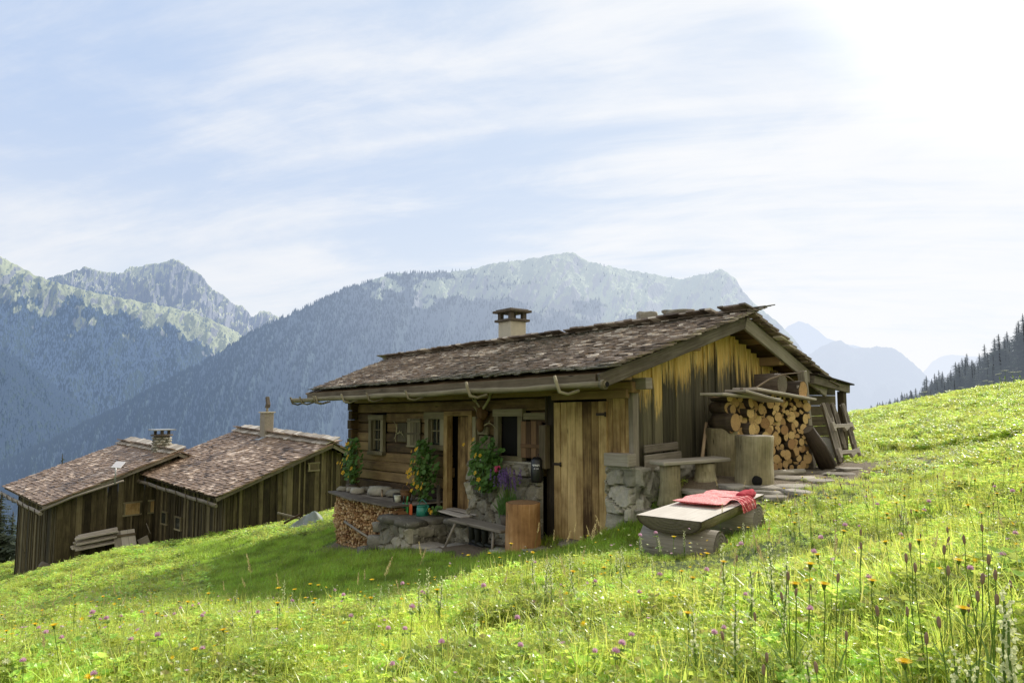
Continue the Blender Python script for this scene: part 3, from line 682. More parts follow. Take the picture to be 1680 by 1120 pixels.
# ------------------------------------------------------------------ shingled roof slope
def shingles(name, parent, mat, o, along, down, length, drop, lfun=None, row=.13, w=(.09, .2), th=.022, lift=.05, lay=.34, mossf=None, seed=3, sag=0.0, tip=0.0, clip=None):
    """o = ridge end; courses run along 'along' and step down 'down'; lfun(q) -> (a0,a1) extent of a course at q=0 ridge..1 eave"""
    rd = random.Random(seed); mb = MB(); along = Vector(along).normalized(); down = Vector(down).normalized(); nrm = along.cross(down).normalized()
    if nrm.z < 0: nrm = -nrm
    nrow = int(drop/row)
    for i in range(nrow + 1):
        q = i/nrow; a0, a1 = lfun(q) if lfun else (0, length); x = a0 + rd.uniform(-.06, .0)
        while x < a1:
            ww = rd.uniform(*w); ww = min(ww, a1 - x + rd.uniform(.0, .05)) if x + ww > a1 else ww
            if ww > .02:
                r = min(1, max(0, rd.gauss(.47, .2))); dd = i*row + rd.uniform(-.011, .011)
                up = lift*rd.uniform(.7, 1.15); ang = math.atan2(up, lay) + rd.gauss(0, .012); yaw = rd.gauss(0, .02)
                d2 = (down*math.cos(ang) - Z*0 + nrm*math.sin(ang)*0).normalized()
                dirv = (down + along*yaw).normalized()
                tilt = (dirv*math.cos(ang) + nrm*math.sin(ang)).normalized()   # lower end raised over the course below
                sgv = -sag*math.sin(math.pi*min(1, max(0, (x - a0)/(a1 - a0 + 1e-6))))
                c = o + along*(x + ww/2) + down*(dd - lay/2 + row/2) + nrm*(up/2 + rd.uniform(0, .012)) + Z*sgv
                if not clip or clip(c):
                    n2 = tilt.cross(along); n2 = n2 if n2.z > 0 else -n2
                    ms = mossf(q, (x - a0)/(a1 - a0 + 1e-6)) if mossf else 0
                    if rd.random() > .012:
                        mb.box(c, tilt, tilt.cross(n2).normalized(), n2, (lay*rd.uniform(.9, 1.06), ww*.96, th*rd.uniform(.7, 1.3)), r=r, ms=ms)
            x += ww
    return mb.build(name, mat, parent)

# ================================================================== MAIN HUT
hut = empty('alpine_hut', L(-3.6, 0, -2.0), 'log and stone hut in the foreground with a log gutter and pale square chimney', 'hut')
SL = -7.25; EAVE_V, EAVE_Z = -1.0, .30; SLP = .290; RV = 2.06; RSL = .40
def roofz(v): return EAVE_Z + SLP*(v - EAVE_V) if v <= RV else EAVE_Z + SLP*(RV - EAVE_V) - RSL*(v - RV)
# --- log wall (long side)
mb = MB()
rowh = .185; z = -1.05; zs = []
while z < .2: zs.append(z); z += rowh
openings = [(-6.53, -5.95, -.92, -.16), (-4.56, -3.93, -.76, -.12), (-3.93, -3.17, -2.2, -.14), (-2.6, -1.86, -.9, -.1)]
rd = random.Random(5)
for i, z in enumerate(zs):
    x = SL - .0; segs = []
    cuts = sorted([(a, b) for a, b, z0, z1 in openings if z0 < z + rowh/2 < z1])
    cur = SL - (.12 if i % 2 else .0)
    for a, b in cuts: segs.append((cur, a)); cur = b
    segs.append((cur, -1.45))
    for a, b in segs:
        if b - a > .03: mb.box(L((a + b)/2, .06 + rd.uniform(-.012, .012), z + rowh/2), UT, V, Z, (b - a, .13, rowh - .012 + rd.uniform(-.004, .004)), r=rd.random())
mb.build('log_wall', W_LOG, hut, bevel=.018)
# lower log courses left of the door
mb = MB()
for i in range(6):
    z = -2.15 + i*.185
    mb.box(L((SL - 3.93)/2, .07 + rd.uniform(-.012, .012), z + rowh/2), UT, V, Z, (-3.93 - SL + (.1 if i % 2 else 0), .13, rowh - .012), r=rd.random())
mb.build('lower_log_wall', W_LOG, hut, bevel=.018)
mb = MB()   # interlocked log ends at the far corner
for i in range(13):
    mb.box(L(SL + .09, -.05 - (.018 if i % 2 else 0), -2.1 + i*.185 + .09), V, UT, Z, (.2, .15, .18), me=1)
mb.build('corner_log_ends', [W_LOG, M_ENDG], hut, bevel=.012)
mb = MB()   # dark core so nothing shows through gaps, back and far walls
mb.box(L(SL/2, .35, -.9), UT, V, Z, (-SL - .3, .3, 2.0)); core = mb.build('inner_lining', M_BLACK, hut)
mb = MB()
for i in range(24):
    v = .1 + i*(4.0/24); top = roofz(v) - .13
    mb.box(L(SL, v + .08, (top - 2.6)/2), V, UT, Z, (.16, .05, top + 2.6), grain=2)
for i in range(44):
    s = SL + .08 + i*(7.2/44); top = roofz(4.15) - .12
    mb.box(L(s, 4.17, (top - 2.2)/2), UT, V, Z, (.16, .04, top + 2.2), grain=2)
mb.build('back_walls', W_DARK, hut)
# --- plates and purlins
mb = MB()
mb.beam(L(SL - .25, -.02, .15), L(.12, -.02, .15), .16, .14)
mb.beam(L(-1.3, -.09, .07), L(.05, -.09, .07), .06, .11)
for v in (-.45, .95): mb.beam(L(-.5, v, roofz(v) - .17), L(.36, v, roofz(v) - .17), .14, .14)
mb.beam(L(-.5, 3.1, roofz(3.1) - .2), L(.36, 3.1, roofz(3.1) - .2), .13, .13)
mb.build('purlins', W_SOFF, hut, bevel=.01)
mb = MB()
for i in range(15):
    s = SL - .1 + i*.53; mb.beam(L(s, -.96, roofz(-.96) - .10), L(s, 1.0, roofz(1.0) - .10), .08, .09)
mb.build('rafters', W_SOFF, hut)
mb = MB()   # underside boards of the roof
for i in range(16):
    v0 = -.84 + i*.185; mb.beam(L(SL - .3, v0, roofz(v0) - .045), L(.35, v0, roofz(v0) - .045), .185, .025, up=(Z - V*SLP))
for i in range(12):
    v0 = RV + .12 + i*.19; mb.beam(L(SL - .3, v0, roofz(v0) - .045), L(.35, v0, roofz(v0) - .045), .185, .025, up=(Z + V*RSL))
mb.build('soffit_boards', W_SOFF, hut)
# --- roof shingles
dnl = (-V - Z*SLP).normalized(); dnr = (V - Z*RSL).normalized()
lenL = (RV + .30 - EAVE_V)*math.hypot(1, SLP)
def mossL(q, a): return .1 + .42*max(0, 1 - q*5) + .5*max(0, (q - .93)*14) + .22*math.exp(-((a - .62)/.25)**2)
def leftfun(q): return (-9.75 + 2.45*min(1, q*1.03), .52 - .03*q)
top0 = L(0, RV + .30, EAVE_Z + SLP*(RV + .30 - EAVE_V)) 
shingles('roof_shingles', hut, W_SHING, top0, UT, dnl, 8, lenL, lfun=leftfun, row=.088, w=(.05, .15), th=.016, lift=.042, lay=.27, mossf=mossL, seed=3)
lenR = 2.55*math.hypot(1, RSL)
shingles('back_roof_shingles', hut, W_SHING, L(0, RV + .02, roofz(RV) + .0), UT, dnr, 8, lenR, lfun=lambda q: (-9.6, .5), row=.15, w=(.09, .2), th=.024, lift=.06, lay=.36, mossf=lambda q, a: .2, seed=4)
mb = MB()   # mossy decayed bark and turf heaped along the ridge
for i in range(60):
    s = -9.3 + i*.155; mb.blob(L(s, RV + .2 + rd.uniform(-.05, .05), roofz(RV) + .09), (.28, .2, .045 + rd.random()*.03), i, 1, .25, ms=.55, rot=rd.random()*3)
mb.build('ridge_moss', W_SHING, hut)
# --- barge boards and fascia
def barge(p0, p1, h, name='barge_board'):
    mb = MB(); mb.beam(p0, p1, .045, h); return mb.build(name, W_GREY, hut, bevel=.006)
barge(L(.38, -.97, roofz(-.97) - .115), L(.38, RV - .01, roofz(RV) - .115), .17)
barge(L(.385, RV + .0, roofz(RV) - .125), L(.385, 4.42, roofz(4.42) - .125), .19)
mb = MB(); mb.beam(L(-7.35, -.965, .215), L(.33, -.965, .215), .035, .13); mb.build('fascia_board', W_DARK, hut, bevel=.005)
mb = MB()   # far verge board following the skewed end
mb.beam(L(-7.3, -.95, roofz(-.95) - .09), L(-9.4, RV, roofz(RV) - .09), .04, .14); mb.build('far_verge_board', W_DARK, hut)
# --- gable planks
mb = MB(); v = .03; rd = random.Random(12)
while v < 4.1:
    wv = rd.choice([.1, .13, .16, .19, .21]); c = v + wv/2
    top = roofz(c) - .16; bot = -.86 + (.02 if c > .3 else .0) + rd.uniform(-.015, .015) - max(0, c - .2)*.06
    mb.box(L(rd.uniform(-.006, .006) + .01, c, (top + bot)/2), V, UT, Z, (wv - .006, .028, top - bot), r=rd.random(), grain=2, g=(lambda p, t=top: (t - (p.z - TILT*0)) ))
    if rd.random() < .5: mb.box(L(.035, v, (top + bot)/2 - .02), V, UT, Z, (.045, .02, top - bot - .04), r=rd.random(), grain=2, g=(lambda p, t=top: (t - p.z)))
    v += wv
mb.build('gable_planks', W_GABLE, hut, bevel=.003)
mb = MB(); mb.box(L(.03, .03, -.36), V, UT, Z, (.11, .08, 1.0), grain=2); mb.build('corner_post', W_GREY, hut, bevel=.006)
mb = MB(); mb.beam(L(-.35, .03, .19), L(.28, .03, .19), .13, .14); mb.build('eave_plate_end', W_GREY, hut, bevel=.006)
mb = MB(); mb.box(L(-.02, .5, -.05), UT, V, Z, (.02, .9, .1)); 
fr = MB(); cv_, cz_ = 3.42, .33   # small opening high in the gable
for dv, dz_, a, b in ((-.08, 0, .025, .2), (.08, 0, .025, .2), (0, .1, .19, .025), (0, -.1, .19, .025)): fr.box(L(.05, cv_ + dv, cz_ + dz_), V, UT, Z, (a, .03, b))
wn = fr.build('small_window', W_SOFF, hut); pn = MB(); pn.box(L(.045, cv_, cz_), V, UT, Z, (.15, .01, .19)); pn.build('pane', M_BLACK, wn)
# --- planks between the big door and the corner
mb = MB(); s = -.36
for i, wv in enumerate((.1, .12, .08, .1)):
    top = .05; bot = -.8 if i else -1.75
    mb.box(L(s + wv/2, -.02 + .004*i, (top + bot)/2), UT, V, Z, (wv - .005, .03, top - bot), grain=2, r=.5 + rd.uniform(-.2, .3)); s += wv
mb.build('corner_planks', W_DOOR, hut, bevel=.003)
# --- big plank door
door = MB(); s = -1.3
for wv in (.13, .12, .17, .12, .16, .12, .14):
    door.box(L(s + wv/2, -.05 + rd.uniform(-.004, .004), (-.0 - 1.9)/2), UT, V, Z, (wv - .006, .03, 1.87), grain=2, r=rd.random()); s += wv
dr = door.build('plank_door', W_DOOR, hut, bevel=.003)
for z_, s_ in ((-.18, -.42), (-.85, -1.24)):
    h = MB(); h.box(L(s_, -.075, z_), UT, V, Z, (.16, .012, .035)); h.tube([L(s_ + .08, -.08, z_ - .03), L(s_ + .08, -.08, z_ + .03)], .013); h.build('hinge', M_IRON, dr)
mb = MB(); mb.box(L(-1.39, .0, -.95), UT, V, Z, (.16, .1, 2.1), grain=2); mb.box(L(-1.46, -.04, -.35), UT, V, Z, (.03, .06, 1.0), grain=2); mb.build('dark_door_post', W_DARK, hut, bevel=.006)
# --- house door
mb = MB()
for s_ in (-3.88, -3.2): mb.box(L(s_, -.03, -.95), UT, V, Z, (.1, .12, 1.56), grain=2)
mb.box(L(-3.54, -.03, -.15), UT, V, Z, (.78, .12, .08)); df = mb.build('door_frame', W_DOOR, hut, bevel=.006)
mb = MB()
for k in range(4): mb.box(L(-3.78 + .075 + k*.135, .06 + (.05 if k == 0 else 0), -.95), UT, V, Z, (.13, .03, 1.5), grain=2, r=.15 + .15*(k % 2))
hd = mb.build('house_door', W_DOOR, hut, bevel=.003)
mb = MB(); mb.box(L(-3.3, .03, -1.0), UT, V, Z, (.03, .03, .1)); mb.build('latch', M_IRON, hd)
mb = MB(); mb.box(L(-3.54, -.12, -1.745), UT, V, Z, (.85, .35, .07)); mb.build('door_sill', W_GREY, hut, bevel=.01)
# --- windows
def window(s0, s1, z0, z1, ft, pane=True, bars=2, mat=W_FRAME, sill=True, glass=M_GLASS, d=-.035):
    f = MB(); sm, w_ = (s0 + s1)/2, s1 - s0
    for s_ in (s0 + ft/2, s1 - ft/2): f.box(L(s_, d, (z0 + z1)/2), UT, V, Z, (ft, .07, z1 - z0 - .002), grain=2)
    f.box(L(sm, d - .005, z1 - ft/2), UT, V, Z, (w_ + .03, .08, ft)); f.box(L(sm, d - .005, z0 + ft*.35), UT, V, Z, (w_ + .02, .1, ft*.7))
    fo = f.build('window', mat, hut, bevel=.004)
    if pane:
        p = MB(); p.box(L(sm, .02, (z0 + z1)/2), UT, V, Z, (w_ - 2*ft, .008, z1 - z0 - 1.6*ft)); p.build('pane', glass, fo)
    if bars:
        b = MB(); b.box(L(sm, .0, (z0 + z1)/2), UT, V, Z, (.022, .02, z1 - z0 - 2*ft))
        for k in range(1, bars): b.box(L(sm, .0, z0 + ft + (z1 - z0 - 2*ft)*k/bars), UT, V, Z, (w_ - 2*ft, .022, .02))
        for sg in (s0 + ft + .02, s1 - ft - .02): b.box(L(sg, .0, (z0 + z1)/2), UT, V, Z, (.035, .03, z1 - z0 - 2*ft), grain=2)
        b.build('glazing_bars', mat, fo)
    return fo
window(-6.53, -5.97, -.92, -.16, .1, bars=3)
window(-4.54, -3.95, -.76, -.12, .12, bars=2)
window(-2.62, -1.96, -.86, -.09, .11, bars=0, glass=M_BLACK)
sh = MB()
for k in range(4): sh.box(L(-1.9 + k*.11, -.09, -.53), UT, V, Z, (.105, .02, .52), grain=2)
sh.box(L(-1.73, -.11, -.62), UT, V, Z, (.42, .02, .05)); sh.build('shutter', W_RED, hut, bevel=.003)
sh = MB()
for k in range(4): sh.box(L(-5.1 + k*.11, -.03, -.48), UT, V, Z, (.105, .02, .5), grain=2)
for z_ in (-.28, -.5, -.72): sh.box(L(-4.93, -.05, z_), UT, V, Z, (.44, .02, .03))
sh.build('shutter', W_FRAME, hut, bevel=.003)
for a_, b_, gr_ in (((-1.72, -.03, -.2), (.46, .06, .1), 0), ((-2.9, -.05, -.42), (.26, .05, .12), 0), ((-3.08, -.06, -.6), (.09, .08, .8), 2), ((-2.85, -.04, -.6), (.28, .05, .2), 0)):
    sh = MB(); sh.box(L(*a_), UT, V, Z, b_, grain=gr_); sh.build('wall_board', W_FRAME, hut, bevel=.006)
# --- masonry
def stop(a, b): return b < 1.2 - .04 + .12*math.sin(a*2.6 + .4)*0
stone_face('stone_wall', L(-3.14, -.14, -2.12), UT, Z, 1.70, 1.25, M_STONE, hut, .24, .09, 3)
stone_face('stone_wall', L(-3.14, .18, -2.12), -V, Z, .32, 1.25, M_STONE, hut, .22, .07, 4)
stone_face('stone_wall', L(-.34, -.06, -2.0), UT, Z, .46, 1.18, M_STONEW, hut, .26, .07, 6)
stone_face('stone_wall', L(.12, -.06, -2.0), V, Z, 2.2, 1.17, M_STONEW, hut, .26, .08, 7)
mb = MB(); mb.box(L(-2.3, .0, -.86), UT, V, Z, (1.66, .26, .02)); mb.build('wall_coping', M_STONEW, hut)
mb = MB(); mb.box(L(-.1, .0, -.84), UT, V, Z, (.4, .22, .03)); mb.build('wall_coping', M_STONEW, hut)
mb = MB(); mb.box(L(-.1, -.09, -.74), UT, V, Z, (.4, .16, .16)); mb.build('corner_sleeper', W_GREY, hut, bevel=.01)
# --- log gutter
mb = MB(); pts = [L(s_, -1.12 + .008*math.sin(s_*2), .145 + .008*math.sin(s_*3 + 1)) for s_ in np.linspace(-7.72, .62, 40)]
mb.tube(pts, [(.044 - .01*k/39) + .004*math.sin(k*1.7) for k in range(40)], 14, r=.55, mc=1)
gut = mb.build('gutter', [W_FRAME, M_BLACK], hut)
mb = MB()
for s_ in (.55,): mb.tube([L(s_, -1.12, .145), L(s_ + .05, -1.12, .146)], .052, 14)
mb.build('gutter_collar', W_FRAME, gut)
for s_ in (-7.6, -7.15, -6.55, -6.45, -5.4, -4.5, -3.3, -1.75, -.05):
    b = MB(); k = .028 if s_ < -2 else .035
    b.tube([L(s_ - .05, -1.2, .27 if s_ > -2 else .2), L(s_ - .02, -1.205, .2), L(s_, -1.17, .085), L(s_ + .06, -1.09, .06), L(s_ + .13, -.98, .1)], [k*.5, k*.62, k*.62, k*.55, k*.5], 7, jit=.12)
    b.build('gutter_hook', W_FRAME, gut)
# --- chimney
ch = MB(); ss, vv = -5.35, 2.62
ch.box(L(ss, vv, 1.35), UT, V, Z, (.42, .42, .78)); cho = ch.build('chimney', M_PLASTER, hut, bevel=.012)
c = MB(); c.box(L(ss, vv, 1.76), UT, V, Z, (.54, .54, .05)); c.build('chimney_collar', M_CAP, cho, bevel=.008)
for a, b in ((-1, -1), (1, -1), (-1, 1), (1, 1)):
    c = MB(); c.box(L(ss + a*.17, vv + b*.17, 1.855), UT, V, Z, (.09, .09, .14)); c.build('chimney_pillar', M_CAP, cho)
c = MB(); c.box(L(ss, vv, 1.95), UT, V, Z, (.6, .6, .05)); c.box(L(ss, vv, 1.985), UT, V, Z, (.5, .5, .03)); c.build('chimney_cap', M_CAP, cho, bevel=.01)
# --- lean-to at the back right
lt = MB()
for k, z_ in enumerate(np.arange(-.95, .12, .17)): lt.box(L(.1, 4.75, z_ + .08), V, UT, Z, (1.2, .035, .165))
lto = lt.build('lean_to', W_DARK, hut, bevel=.004)
mb = MB(); mb.beam(L(.45, 3.85, .30), L(.45, 5.08, .16), .07, .13); mb.build('lean_to_beam', W_GREY, lto, bevel=.006)
mb = MB()
for k in range(8): mb.beam(L(.46 - k*.15, 3.85, .385), L(.46 - k*.15, 5.14, .235), .15, .022)
mb.build('lean_to_roof', W_DARK, lto)
mb = MB(); mb.box(L(.4, 4.95, -.4), V, UT, Z, (.11, .11, 1.05), grain=2); mb.build('lean_to_post', W_DARK, lto, bevel=.006)
mb = MB(); mb.beam(L(.5, 3.42, .42), L(.5, 3.62, -1.05), .1, .11, up=UT); mb.build('gable_post', W_GREY, hut, bevel=.008)
# --- platform at the door
def pblock(name, s0, s1, v0, v1, z0, z1, label_mat=M_STONE, seed=1):
    stone_face(name, L(s0, v0, z0), UT, Z, s1 - s0, z1 - z0, label_mat, hut, .22, .07, seed)
    stone_face(name, L(s1, v0, z0), V, Z, v1 - v0, z1 - z0, label_mat, hut, .22, .06, seed + 1)
    stone_face(name, L(s0, v1, z0), -V, Z, v1 - v0, z1 - z0, label_mat, hut, .22, .06, seed + 2)
pblock('stone_platform', -4.25, -3.3, -1.05, .05, -2.45, -1.82, seed=21)
pblock('stone_platform', -3.3, -2.72, -.42, .05, -2.3, -1.82, seed=25)
mb = MB()
for s_, v_, a, b in ((-3.98, -.72, .72, .85), (-3.5, -.98, .5, .36), (-3.05, -.4, .5, .34), (-3.55, -.45, .5, .7), (-2.98, -.12, .5, .4), (-4.0, -.15, .6, .4)):
    mb.blob(L(s_, v_, -1.79), (a, b, .13), s_*7, 2, .1, flat=True, rot=-.7)
mb.build('platform_slabs', M_ROCK, hut)
mb = MB()
for s_, v_, a, b in ((-3.15, -.85, .55, .42), (-2.75, -.62, .5, .45), (-2.6, -1.0, .5, .35), (-2.2, -.72, .5, .5), (-1.8, -.6, .45, .5), (-2.05, -1.08, .5, .3), (-1.62, -.95, .4, .34)):
    mb.blob(L(s_, v_, -2.13), (a, b, .16), s_*5, 2, .09, flat=True, rot=-.75)
mb.build('step_paving', M_SLAB, hut)
for i, (s_, v_, z_, d) in enumerate([(-4.45, -.95, -2.2, .38), (-4.75, -.98, -2.4, .4), (-4.4, -1.1, -2.45, .34), (-5.15, -1.0, -2.55, .34), (-4.55, -.85, -1.98, .32)]):
    mb = MB(); mb.blob((0, 0, 0), (d, d*.8, d*.65), i + 3, 2, .16, flat=True); o = mb.build('boulder', M_ROCK, None, local=True); o.location = L(s_, v_, z_)
    tag(o, 'lichened grey boulder heaped between the kindling pile and the stone platform', 'stone', 'boulders at the foot of the kindling pile')

# ================================================================== LOWER HUTS
def lower_hut(label, Yc, eave_px, apex_px, az, eave_len, ktilt, rs_right, wall_drop, seed, rowd, wp, over=.45, base_z=-1.6, ridge_off=0.0, extra_right=1.0, name='weathered_barn'):
    a = R(az); l = Vector((math.sin(a), math.cos(a), 0)); vv = Vector((math.cos(a), -math.sin(a), 0))
    # l points away along the ridge, vv from the near eave to the ridge
    C = P(eave_px[0], eave_px[1], Yc); A = inplane(apex_px[0], apex_px[1], l, C)
    half = (A - C).dot(vv); rise = A.z - C.z; sl = rise/half
    def Q(s, v, z): return C - l*s*-1 + vv*v + Z*(z + ktilt*s) if False else C + l*s + vv*v + Z*(z + ktilt*s)
    ut = (l + Z*ktilt).normalized()
    def rz(v): return sl*v if v <= half else rise - rs_right*(v - half)
    root = empty(name, Q(eave_len/2, over + .3, base_z - .5), label, 'hut')
    # Q(s,v,z): s 0 = near gable verge, growing away to the left
    wtop = lambda v: rz(v) - .13
    mb = MB(); rd = random.Random(seed); v = over; g0 = .25
    W = half*2 - over + extra_right*.0
    while v < W:
        wv = rd.uniform(.1, .24)
        top = wtop(v + wv/2); mb.box(Q(g0 + rd.uniform(-.01, .01), v + wv/2, (top + base_z*2.2)/2), vv, l, Z, (wv - .012, .03, top - base_z*2.2), grain=2, r=rd.random())
        if rd.random() < .4: mb.box(Q(g0 - .03, v, (top + base_z*2.2)/2), vv, l, Z, (.05, .025, top - base_z*2.2 - .05), grain=2, r=rd.random())
        v += wv
    mb.build('gable_planks', wp, root)
    mb = MB(); s = g0
    while s < eave_len - .2:
        wv = rd.uniform(.1, .24); top = wtop(over)
        mb.box(Q(s + wv/2, over + rd.uniform(-.01, .01), (top + base_z*2.4)/2), l, vv, Z, (wv - .012, .03, top - base_z*2.4), grain=2, r=rd.random())
        if rd.random() < .5: mb.box(Q(s, over - .03, (top + base_z*2.4)/2), l, vv, Z, (.05, .025, top - base_z*2.4 - .05), grain=2, r=rd.random())
        s += wv
    mb.build('side_planks', wp, root)
    mb = MB(); mb.box(Q((g0 + eave_len)/2, half, base_z*.9), l, vv, Z, (eave_len - .7, half*2 - 2*over - .2, 2.2)); mb.build('inner_lining', M_BLACK, root)
    # roof: solid deck under the shingles
    mb = MB()
    for v0, v1 in ((0, half), (half, 2*half)):
        n = 10
        for i in range(n):
            va = v0 + (v1 - v0)*i/n; vb = v0 + (v1 - v0)*(i + 1)/n
            pa, pb = Q(eave_len/2, va, rz(va) - .05), Q(eave_len/2, vb, rz(vb) - .05)
            mb.box((pa + pb)/2, ut, (pb - pa).normalized(), ut.cross((pb - pa).normalized()), (eave_len + 0, (pb - pa).length*.98, .03))
    mb.build('roof_deck', W_DARK, root)
    dn = (-vv - Z*sl).normalized(); dn2 = (vv - Z*rs_right).normalized(); L_ = math.hypot(half, rise)
    shingles('roof_shingles', root, W_SHINGB, Q(0, half, rise), ut, dn, 0, L_, lfun=lambda q: (-.12, eave_len + .1), row=rowd, w=(.1, .22), th=.026, lift=.05, lay=.36, mossf=lambda q, a: .12, seed=seed)
    shingles('back_roof_shingles', root, W_SHINGB, Q(0, half, rise), ut, dn2, 0, half*math.hypot(1, rs_right), lfun=lambda q: (-.12, eave_len + .1), row=.3, w=(.15, .35), th=.03, lift=.06, lay=.5, mossf=lambda q, a: .2, seed=seed + 1)
    mb = MB(); s = -.15   # ridge capping of long boards
    while s < eave_len + .1:
        wv = rd.uniform(.22, .34); d = (vv*-.95 - Z*sl).normalized()
        mb.box(Q(s + wv/2, half - .06, rise + .08 + rd.uniform(0, .02)), d, ut, d.cross(ut), (.62 + rd.uniform(-.05, .05), wv*.95, .03), grain=0, r=rd.random()); s += wv
    mb.build('ridge_capping', W_PALE, root)
    mb = MB(); mb.beam(Q(-.06, -.02, -.07), Q(-.06, half, rise - .07), .035, .11); mb.beam(Q(-.06, half, rise - .08), Q(-.06, 2*half, rise - .08 - rs_right*half), .035, .11)
    mb.build('verge_boards', W_GREY, root)
    gt = MB(); gt.tube([Q(s_, -.1, -.2 + .01*math.sin(s_*3)) for s_ in np.linspace(-.25, eave_len + .2, 24)], .055, 10); go = gt.build('gutter', W_GREY, root)
    for s_ in np.arange(.1, eave_len, .75):
        b = MB(); b.tube([Q(s_, -.19, -.1), Q(s_, -.17, -.25), Q(s_, -.08, -.28), Q(s_, .02, -.2)], .016, 6); b.build('gutter_hook', W_DARK, go)
    return root, Q, l, vv, ut, half, rise, rz, sl
hb, QB, lB, vB, utB, halfB, riseB, rzB, slB = lower_hut('brown plank barn with white rendered chimney, nearer right one of the two lower huts', 20, (354, 815), (545, 727), -48, 6.3, .04, .5, 1.4, 31, .12, W_BARN, base_z=-1.35)
hb['label'] = 'lower plank barn with speckled square chimney and pale ridge boards, right of the joined pair'
ha, QA, lA, vA, utA, halfA, riseA, rzA, slA = lower_hut('lower plank barn with round stone chimney at the left edge, half hidden by its neighbour', 21.5, (70, 829), (292, 741), -47, 5.3, .02, .45, 1.4, 37, .12, W_BARN, base_z=-1.7)
# chimneys of the lower huts
def onslope(Q, s, v, z): return Q(s, v, z)
def find_s(Q, px, v, z, smax=7):
    best = min(np.linspace(0, smax, 200), key=lambda s_: abs(proj(Q(s_, v, z))[0] - px)); return best
sB = find_s(QB, 439, halfB - .15, riseB)
c = MB(); c.box(QB(sB, halfB - .2, riseB + .25), lB, vB, Z, (.36, .36, 1.1)); cb = c.build('chimney', M_PLASTERG, hb, bevel=.015)
c = MB(); c.box(QB(sB, halfB - .2, riseB + .82), lB, vB, Z, (.44, .44, .04)); c.build('chimney_collar', M_PLASTER, cb)
c = MB(); c.box(QB(sB, halfB - .48, riseB - .12), lB, (vB + Z*slB).normalized(), (Z - vB*slB).normalized(), (.6, .34, .03)); c.build('chimney_flashing', M_METALG, cb)
c = MB(); q0 = QB(sB, halfB - .2, riseB + .84)
c.tube([q0, q0 + Z*.16, q0 + Z*.2 - lB*.0], [.05, .045, .04], 10); c.build('cowl_stem', M_PLASTERG, cb)
c = MB(); c.prism([(-.1, 0), (.06, 0), (.1, .12), (.03, .3), (-.0, .42), (-.08, .4), (-.06, .26), (-.02, .18)], q0 + Z*.14 - vB*.05, (lB*-1), Z, vB, .13); c.build('wind_cowl', M_CAP, cb, bevel=.01)
sA = find_s(QA, 267, halfA - .05, riseA)
pA = QA(sA, halfA - .1, riseA)
c = MB(); rd = random.Random(8)
for i in range(7):
    for k in range(9):
        a = k*2*math.pi/9 + i*.35 + rd.uniform(-.1, .1); c.blob(pA + Vector((math.cos(a)*.24, math.sin(a)*.24, -.18 + i*.1)), (.22, .22, .115), i*9 + k, 1, .12, rot=a)
ca = c.build('chimney', M_STONEW, ha)
c = MB(); c.tube([pA + Z*-.3, pA + Z*.5], .26, 16); c.build('chimney_core', M_STONEW, ca)
c = MB(); c.tube([pA + Z*.5, pA + Z*.55], .37, 14); c.build('chimney_collar', M_CAP, ca)
for k in range(4):
    c = MB(); a = k*math.pi/2 + .5; c.box(pA + Vector((math.cos(a)*.22, math.sin(a)*.22, .62)), lA, vA, Z, (.08, .08, .15)); c.build('chimney_pillar', M_CAP, ca)
c = MB(); c.box(pA + Z*.72, lA, vA, Z, (.72, .72, .035)); c.build('chimney_cap', M_METALG, ca)
# openings
def planked_window(root, Q, s0, v0, ex, w_, h_, z, off, mat):
    f = MB(); c0 = Q(s0, v0, z) + off
    for sg in (-1, 1): f.box(c0 + ex*sg*w_/2, ex, off.normalized(), Z, (.05, .05, h_), grain=2); f.box(c0 + Z*sg*h_/2, ex, off.normalized(), Z, (w_ + .1, .055, .05))
    fo = f.build('window', W_FRAME, root); p = MB(); p.box(c0, ex, off.normalized(), Z, (w_ - .04, .03, h_ - .04), grain=2); p.build('pane', mat, fo); return fo
vW = find_s(lambda v_, a, b: QA(.25, v_, b), 217, 0, -.1, halfA)
planked_window(ha, QA, .25, vW, vA, .5, .42, -.42, -lA*.05, W_DOOR)
planked_window(ha, QA, .25, vW + .75, vA, .42, .42, -.42, -lA*.05, W_DOOR)
for px_ in (272, 295):
    s_ = find_s(lambda a, v_, b: QB(a, .45, b), px_, 0, -1.2); planked_window(hb, QB, s_, .45, lB, .4, .4, -1.35, -vB*.05, M_GLASS)
vG = halfB - .55; planked_window(hb, QB, .25, vG, vB, .34, .24, riseB - .75, -lB*.05, W_DARK)
mb = MB(); q = find_s(lambda v_, a, b: QB(.25, v_, b), 464, 0, -.6, halfB*2)
mb.box(QB(.2, q, -.75 + .3), vB, lB, Z, (.12, .03, 2.0), grain=2); mb.build('door_jamb', W_FRAME, hb)
# pole under the verge of the left barn, solar lamp on its post
mb = MB(); mb.tube([P(66, 838, 21.2), P(120, 815, 21.6), P(203, 788, 22.2)], .035, 8); tag(mb.build('wooden_pole', W_GREY), 'long thin grey pole fixed under the roof verge of the left barn', 'pole')
sp = empty('solar_panel', P(190, 790, 22.0), 'small white tilted solar panel on a thin post by the left barn roof', 'solar panel')
mb = MB(); mb.tube([P(188.5, 794, 22.0), P(190, 762, 22.0)], .022, 8); mb.build('post', M_METALG, sp)
mb = MB(); a_, b_, c_ = P(184, 755, 22), P(200, 756, 22), P(187, 767, 21.7)
e1 = (b_ - a_).normalized(); e2 = (c_ - a_); e2 = (e2 - e1*e2.dot(e1)).normalized(); mb.box((b_ + P(188, 768, 21.7))/2, e1, e2, e1.cross(e2), (.3, .32, .02)); mb.build('panel', M_PANEL, sp, bevel=.004)
